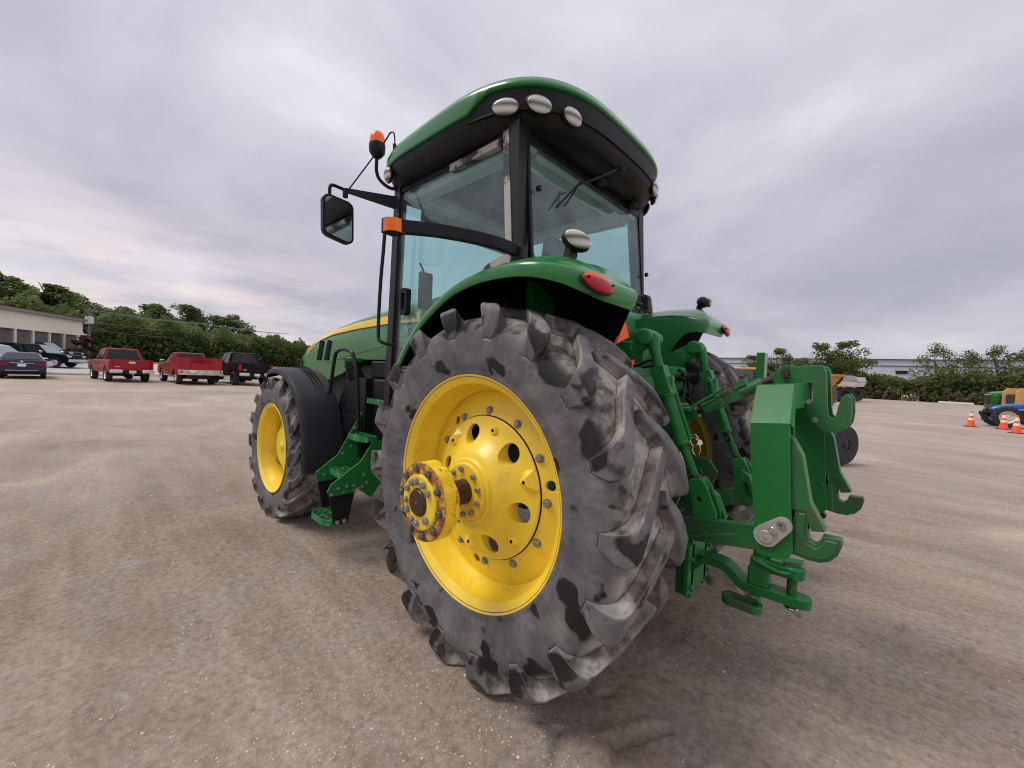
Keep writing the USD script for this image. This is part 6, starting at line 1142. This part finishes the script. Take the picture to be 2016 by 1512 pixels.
for x in (-.8, 1.4):
    for s in (1, -1): ag_wheel(lo, (x, s*1.0, .6), 1, .6, .4, ochre)
# yellow scraper hoppers
whitep2 = mat('weathered_white_panel', (.55, .52, .50), .5, noise=(2., .15)); redstripe = mat('red_white_reflector', (.7, .22, .14), .5)
def scraper(label, loc, rz, sc, back):
    t = thing('scraper', label, 'construction machine', (*loc[:2], float(gz(*loc[:2]))), rz, 'yellow scraper hoppers', (sc,)*3)
    part(t, 'bowl', cat(hull([(-.6, y, 2.9) for y in (-1.5, 1.5)]+[(3.6, y, 2.9) for y in (-1.5, 1.5)]+[(.5, y, 1.35) for y in (-1.3, 1.3)]+[(3.2, y, 1.35) for y in (-1.3, 1.3)]), box((-.7, -1.56, 2.72), (3.7, 1.56, 2.95), .03)), ochre)
    [part(t, 'bowl_rib', _bar((x, 1.42, 1.5), (x, 1.55, 2.7), .12, .12, (0, 1, 0)), ochre) for x in (.6, 1.6, 2.6)]; part(t, 'tail_panel', hull([(-1.6, y, 2.85) for y in (-1.45, 1.45)]+[(-.62, y, 2.9) for y in (-1.5, 1.5)]+[(-1.75, y, 2.35) for y in (-1.45, 1.45)]+[(-.5, y, 2.3) for y in (-1.5, 1.5)]), back)
    part(t, 'tail_panel', hull([(-1.76, y, 2.28) for y in (-1.45, 1.45)]+[(-.5, y, 2.25) for y in (-1.5, 1.5)]+[(-1.5, y, 1.75) for y in (-1.4, 1.4)]+[(-.1, y, 1.7) for y in (-1.4, 1.4)]), whitep2); part(t, 'reflector', box((-1.79, -1.4, 2.26), (-1.76, 1.4, 2.36)), redstripe)
    part(t, 'frame', cat(box((-1.0, -.35, 1.15), (3.6, .35, 1.5), .05), box((-1.2, -.9, 1.1), (-.6, .9, 1.4), .05), cyl((-.9, -1.0, .78), (-.9, 1.0, .78), .14, n=14), _bar((-1.0, .5, 1.2), (.4, .8, 1.9), .14, .14, (0, 0, 1))), ochre); part(t, 'cylinder', cat(cyl((-1.1, .6, 1.5), (.2, .95, 2.0), .09, n=12), cyl((-.75, .9, 1.55), (-.75, 1.15, 1.55), .2, n=16)), yellow)
    for s in (1, -1): ag_wheel(t, (-.9, s*.95, .82), 1, .82, .55, dark, .5, 14)
    part(t, 'tow_bar', cat(_bar((3.5, 0, 1.2), (5.4, 0, .8), .3, .25, (0, 0, 1))), ochre); ag_wheel(t, (4.1, 1.0, .8), 1, .8, .5, ochre, .5, 14); ag_wheel(t, (4.1, -1.0, .8), 1, .8, .5, ochre, .5, 14)
scraper('yellow scraper hopper with a grey tail panel, behind the top hook', (2.35, -51.2, 0), 14.0, .95, mat('grey_tail', (.33, .32, .34), .5, noise=(2., .1)))
scraper('second yellow scraper hopper with a red striped tail, half behind the first', (1.7, -57.8, 0), 8.0, .95, whitep2)
sp = thing('tractor', 'yellow machine with a cab and a large tyre, mostly hidden behind the hitch frame', 'tractor', (9.3, -45.5, 0), 12.0)
part(sp, 'cab', cat(*[_bar((x, y, 1.5), (x, y, 2.95), .12, .12, (1, 0, 0)) for x in (-.8, .8) for y in (-.8, .8)], box((-.8, -.8, 1.3), (.8, .8, 1.75), .03)), dark); part(sp, 'cab_roof', box((-1.0, -1.0, 2.95), (1.0, 1.0, 3.16), .07), ochre_l); part(sp, 'bonnet', box((.8, -.6, 1.2), (3.2, .6, 2.1), .12), ochre); part(sp, 'fender', box((-1.4, .75, 1.5), (.6, 1.3, 1.7), .05), ochre)
part(sp, 'cab_glass', box((-.78, -.78, 1.8), (.78, .78, 2.9)), cabglass, smooth=False); part(sp, 'chassis', box((-1.2, -.5, .7), (3.0, .5, 1.3), .05), dark)
for x, R in ((-.5, .95), (2.4, .7)):
    for s in (1, -1): ag_wheel(sp, (x, s*1.1, R), 1, R, .5, ochre, .55)
sw = thing('spare_wheel', 'big grey tyre standing upright behind the hook of the hitch frame', 'tyre', (1.75, -38.6, .82), 60.0); 
part(sw, 'tyre', cat(lathe([(.42, .22), (.6, .27), (.76, .25), (.80, .18), (.81, 0), (.80, -.18), (.76, -.25), (.6, -.27), (.42, -.22)], 1, 40), *[hull([(.8*r_*math.cos(a+da), y, .8*r_*math.sin(a+da)) for r_ in (.96, 1.04) for y in (s*.26, s*.02) for da in (-.04, .04)]) for q in range(16) for s, a in ((1, q*PI/8), (-1, q*PI/8+.2))]), mat('grey_tyre', (.10, .10, .105), .85, noise=(6., .25)), smooth=35); part(sw, 'rim', lathe([(.42, .2), (.40, .18), (.36, .0), (.1, .02), (0, .03)], 1, 30), ochre)
# things at the foot of the hedge
tg = solo('pipe_heap', cat(*[tube([(9+k*.3, -76.6+.15*k, .15+.1*(k % 3)), (5, -76.4+.1*k, .2+.07*k), (0.5, -76.5, .10+.05*k), (-2.6, -76.7+.1*k, .15)], .10, 6, sm=4) for k in range(5)], tube([(9.5, -76, .9), (8.0, -76.2, .3), (5.5, -76.3, .15), (4.6, -76.4, .75)], .07, 6, sm=4), tube([(9.8, -76.5, .5), (8.4, -76.3, .75), (6.9, -76.3, .2)], .06, 6, sm=3)), dark, 'low heap of black pipes lying below the hedge', 'pipes')
wt = thing('water_tank', 'small white tank lying at the end of the black pipes', 'tank', (-4.3, -76.6, 0), 5.0)
part(wt, 'tank', cat(cyl((-.9, 0, .38), (.9, 0, .38), .36, n=20, ch=.1)), whitep); part(wt, 'frame', cat(box((-.9, -.4, 0), (.9, .4, .12)), box((-.5, -.2, .7), (.3, .2, .95), .03)), whitep)
solo('white_beam', box((-10.0, -74.6, .02), (-6.9, -74.2, .24), .02), whitep, 'long white beam lying on the far edge of the yard', 'beam')
solo('green_box', box((-12.2, -72.6, 0), (-10.6, -71.6, .75), .05), green, 'low green box beside the white beam', 'box')
# black drum close behind the hitch
dr = thing('black_wheel', 'black rubber wheel standing on the gravel just beyond the right leg of the hitch frame', 'wheel', (-.98, -7.9, .42), 62.0)
part(dr, 'tyre', lathe([(.12, .10), (.30, .12), (.385, .10), (.40, .05), (.40, -.05), (.385, -.10), (.30, -.12), (.12, -.10)], 1, 40), UsdShade.Material.Get(stage, LK+'car_tyre')); part(dr, 'hub', lathe([(.12, .09), (.06, .11), (0, .11)], 1, 20), blackm)
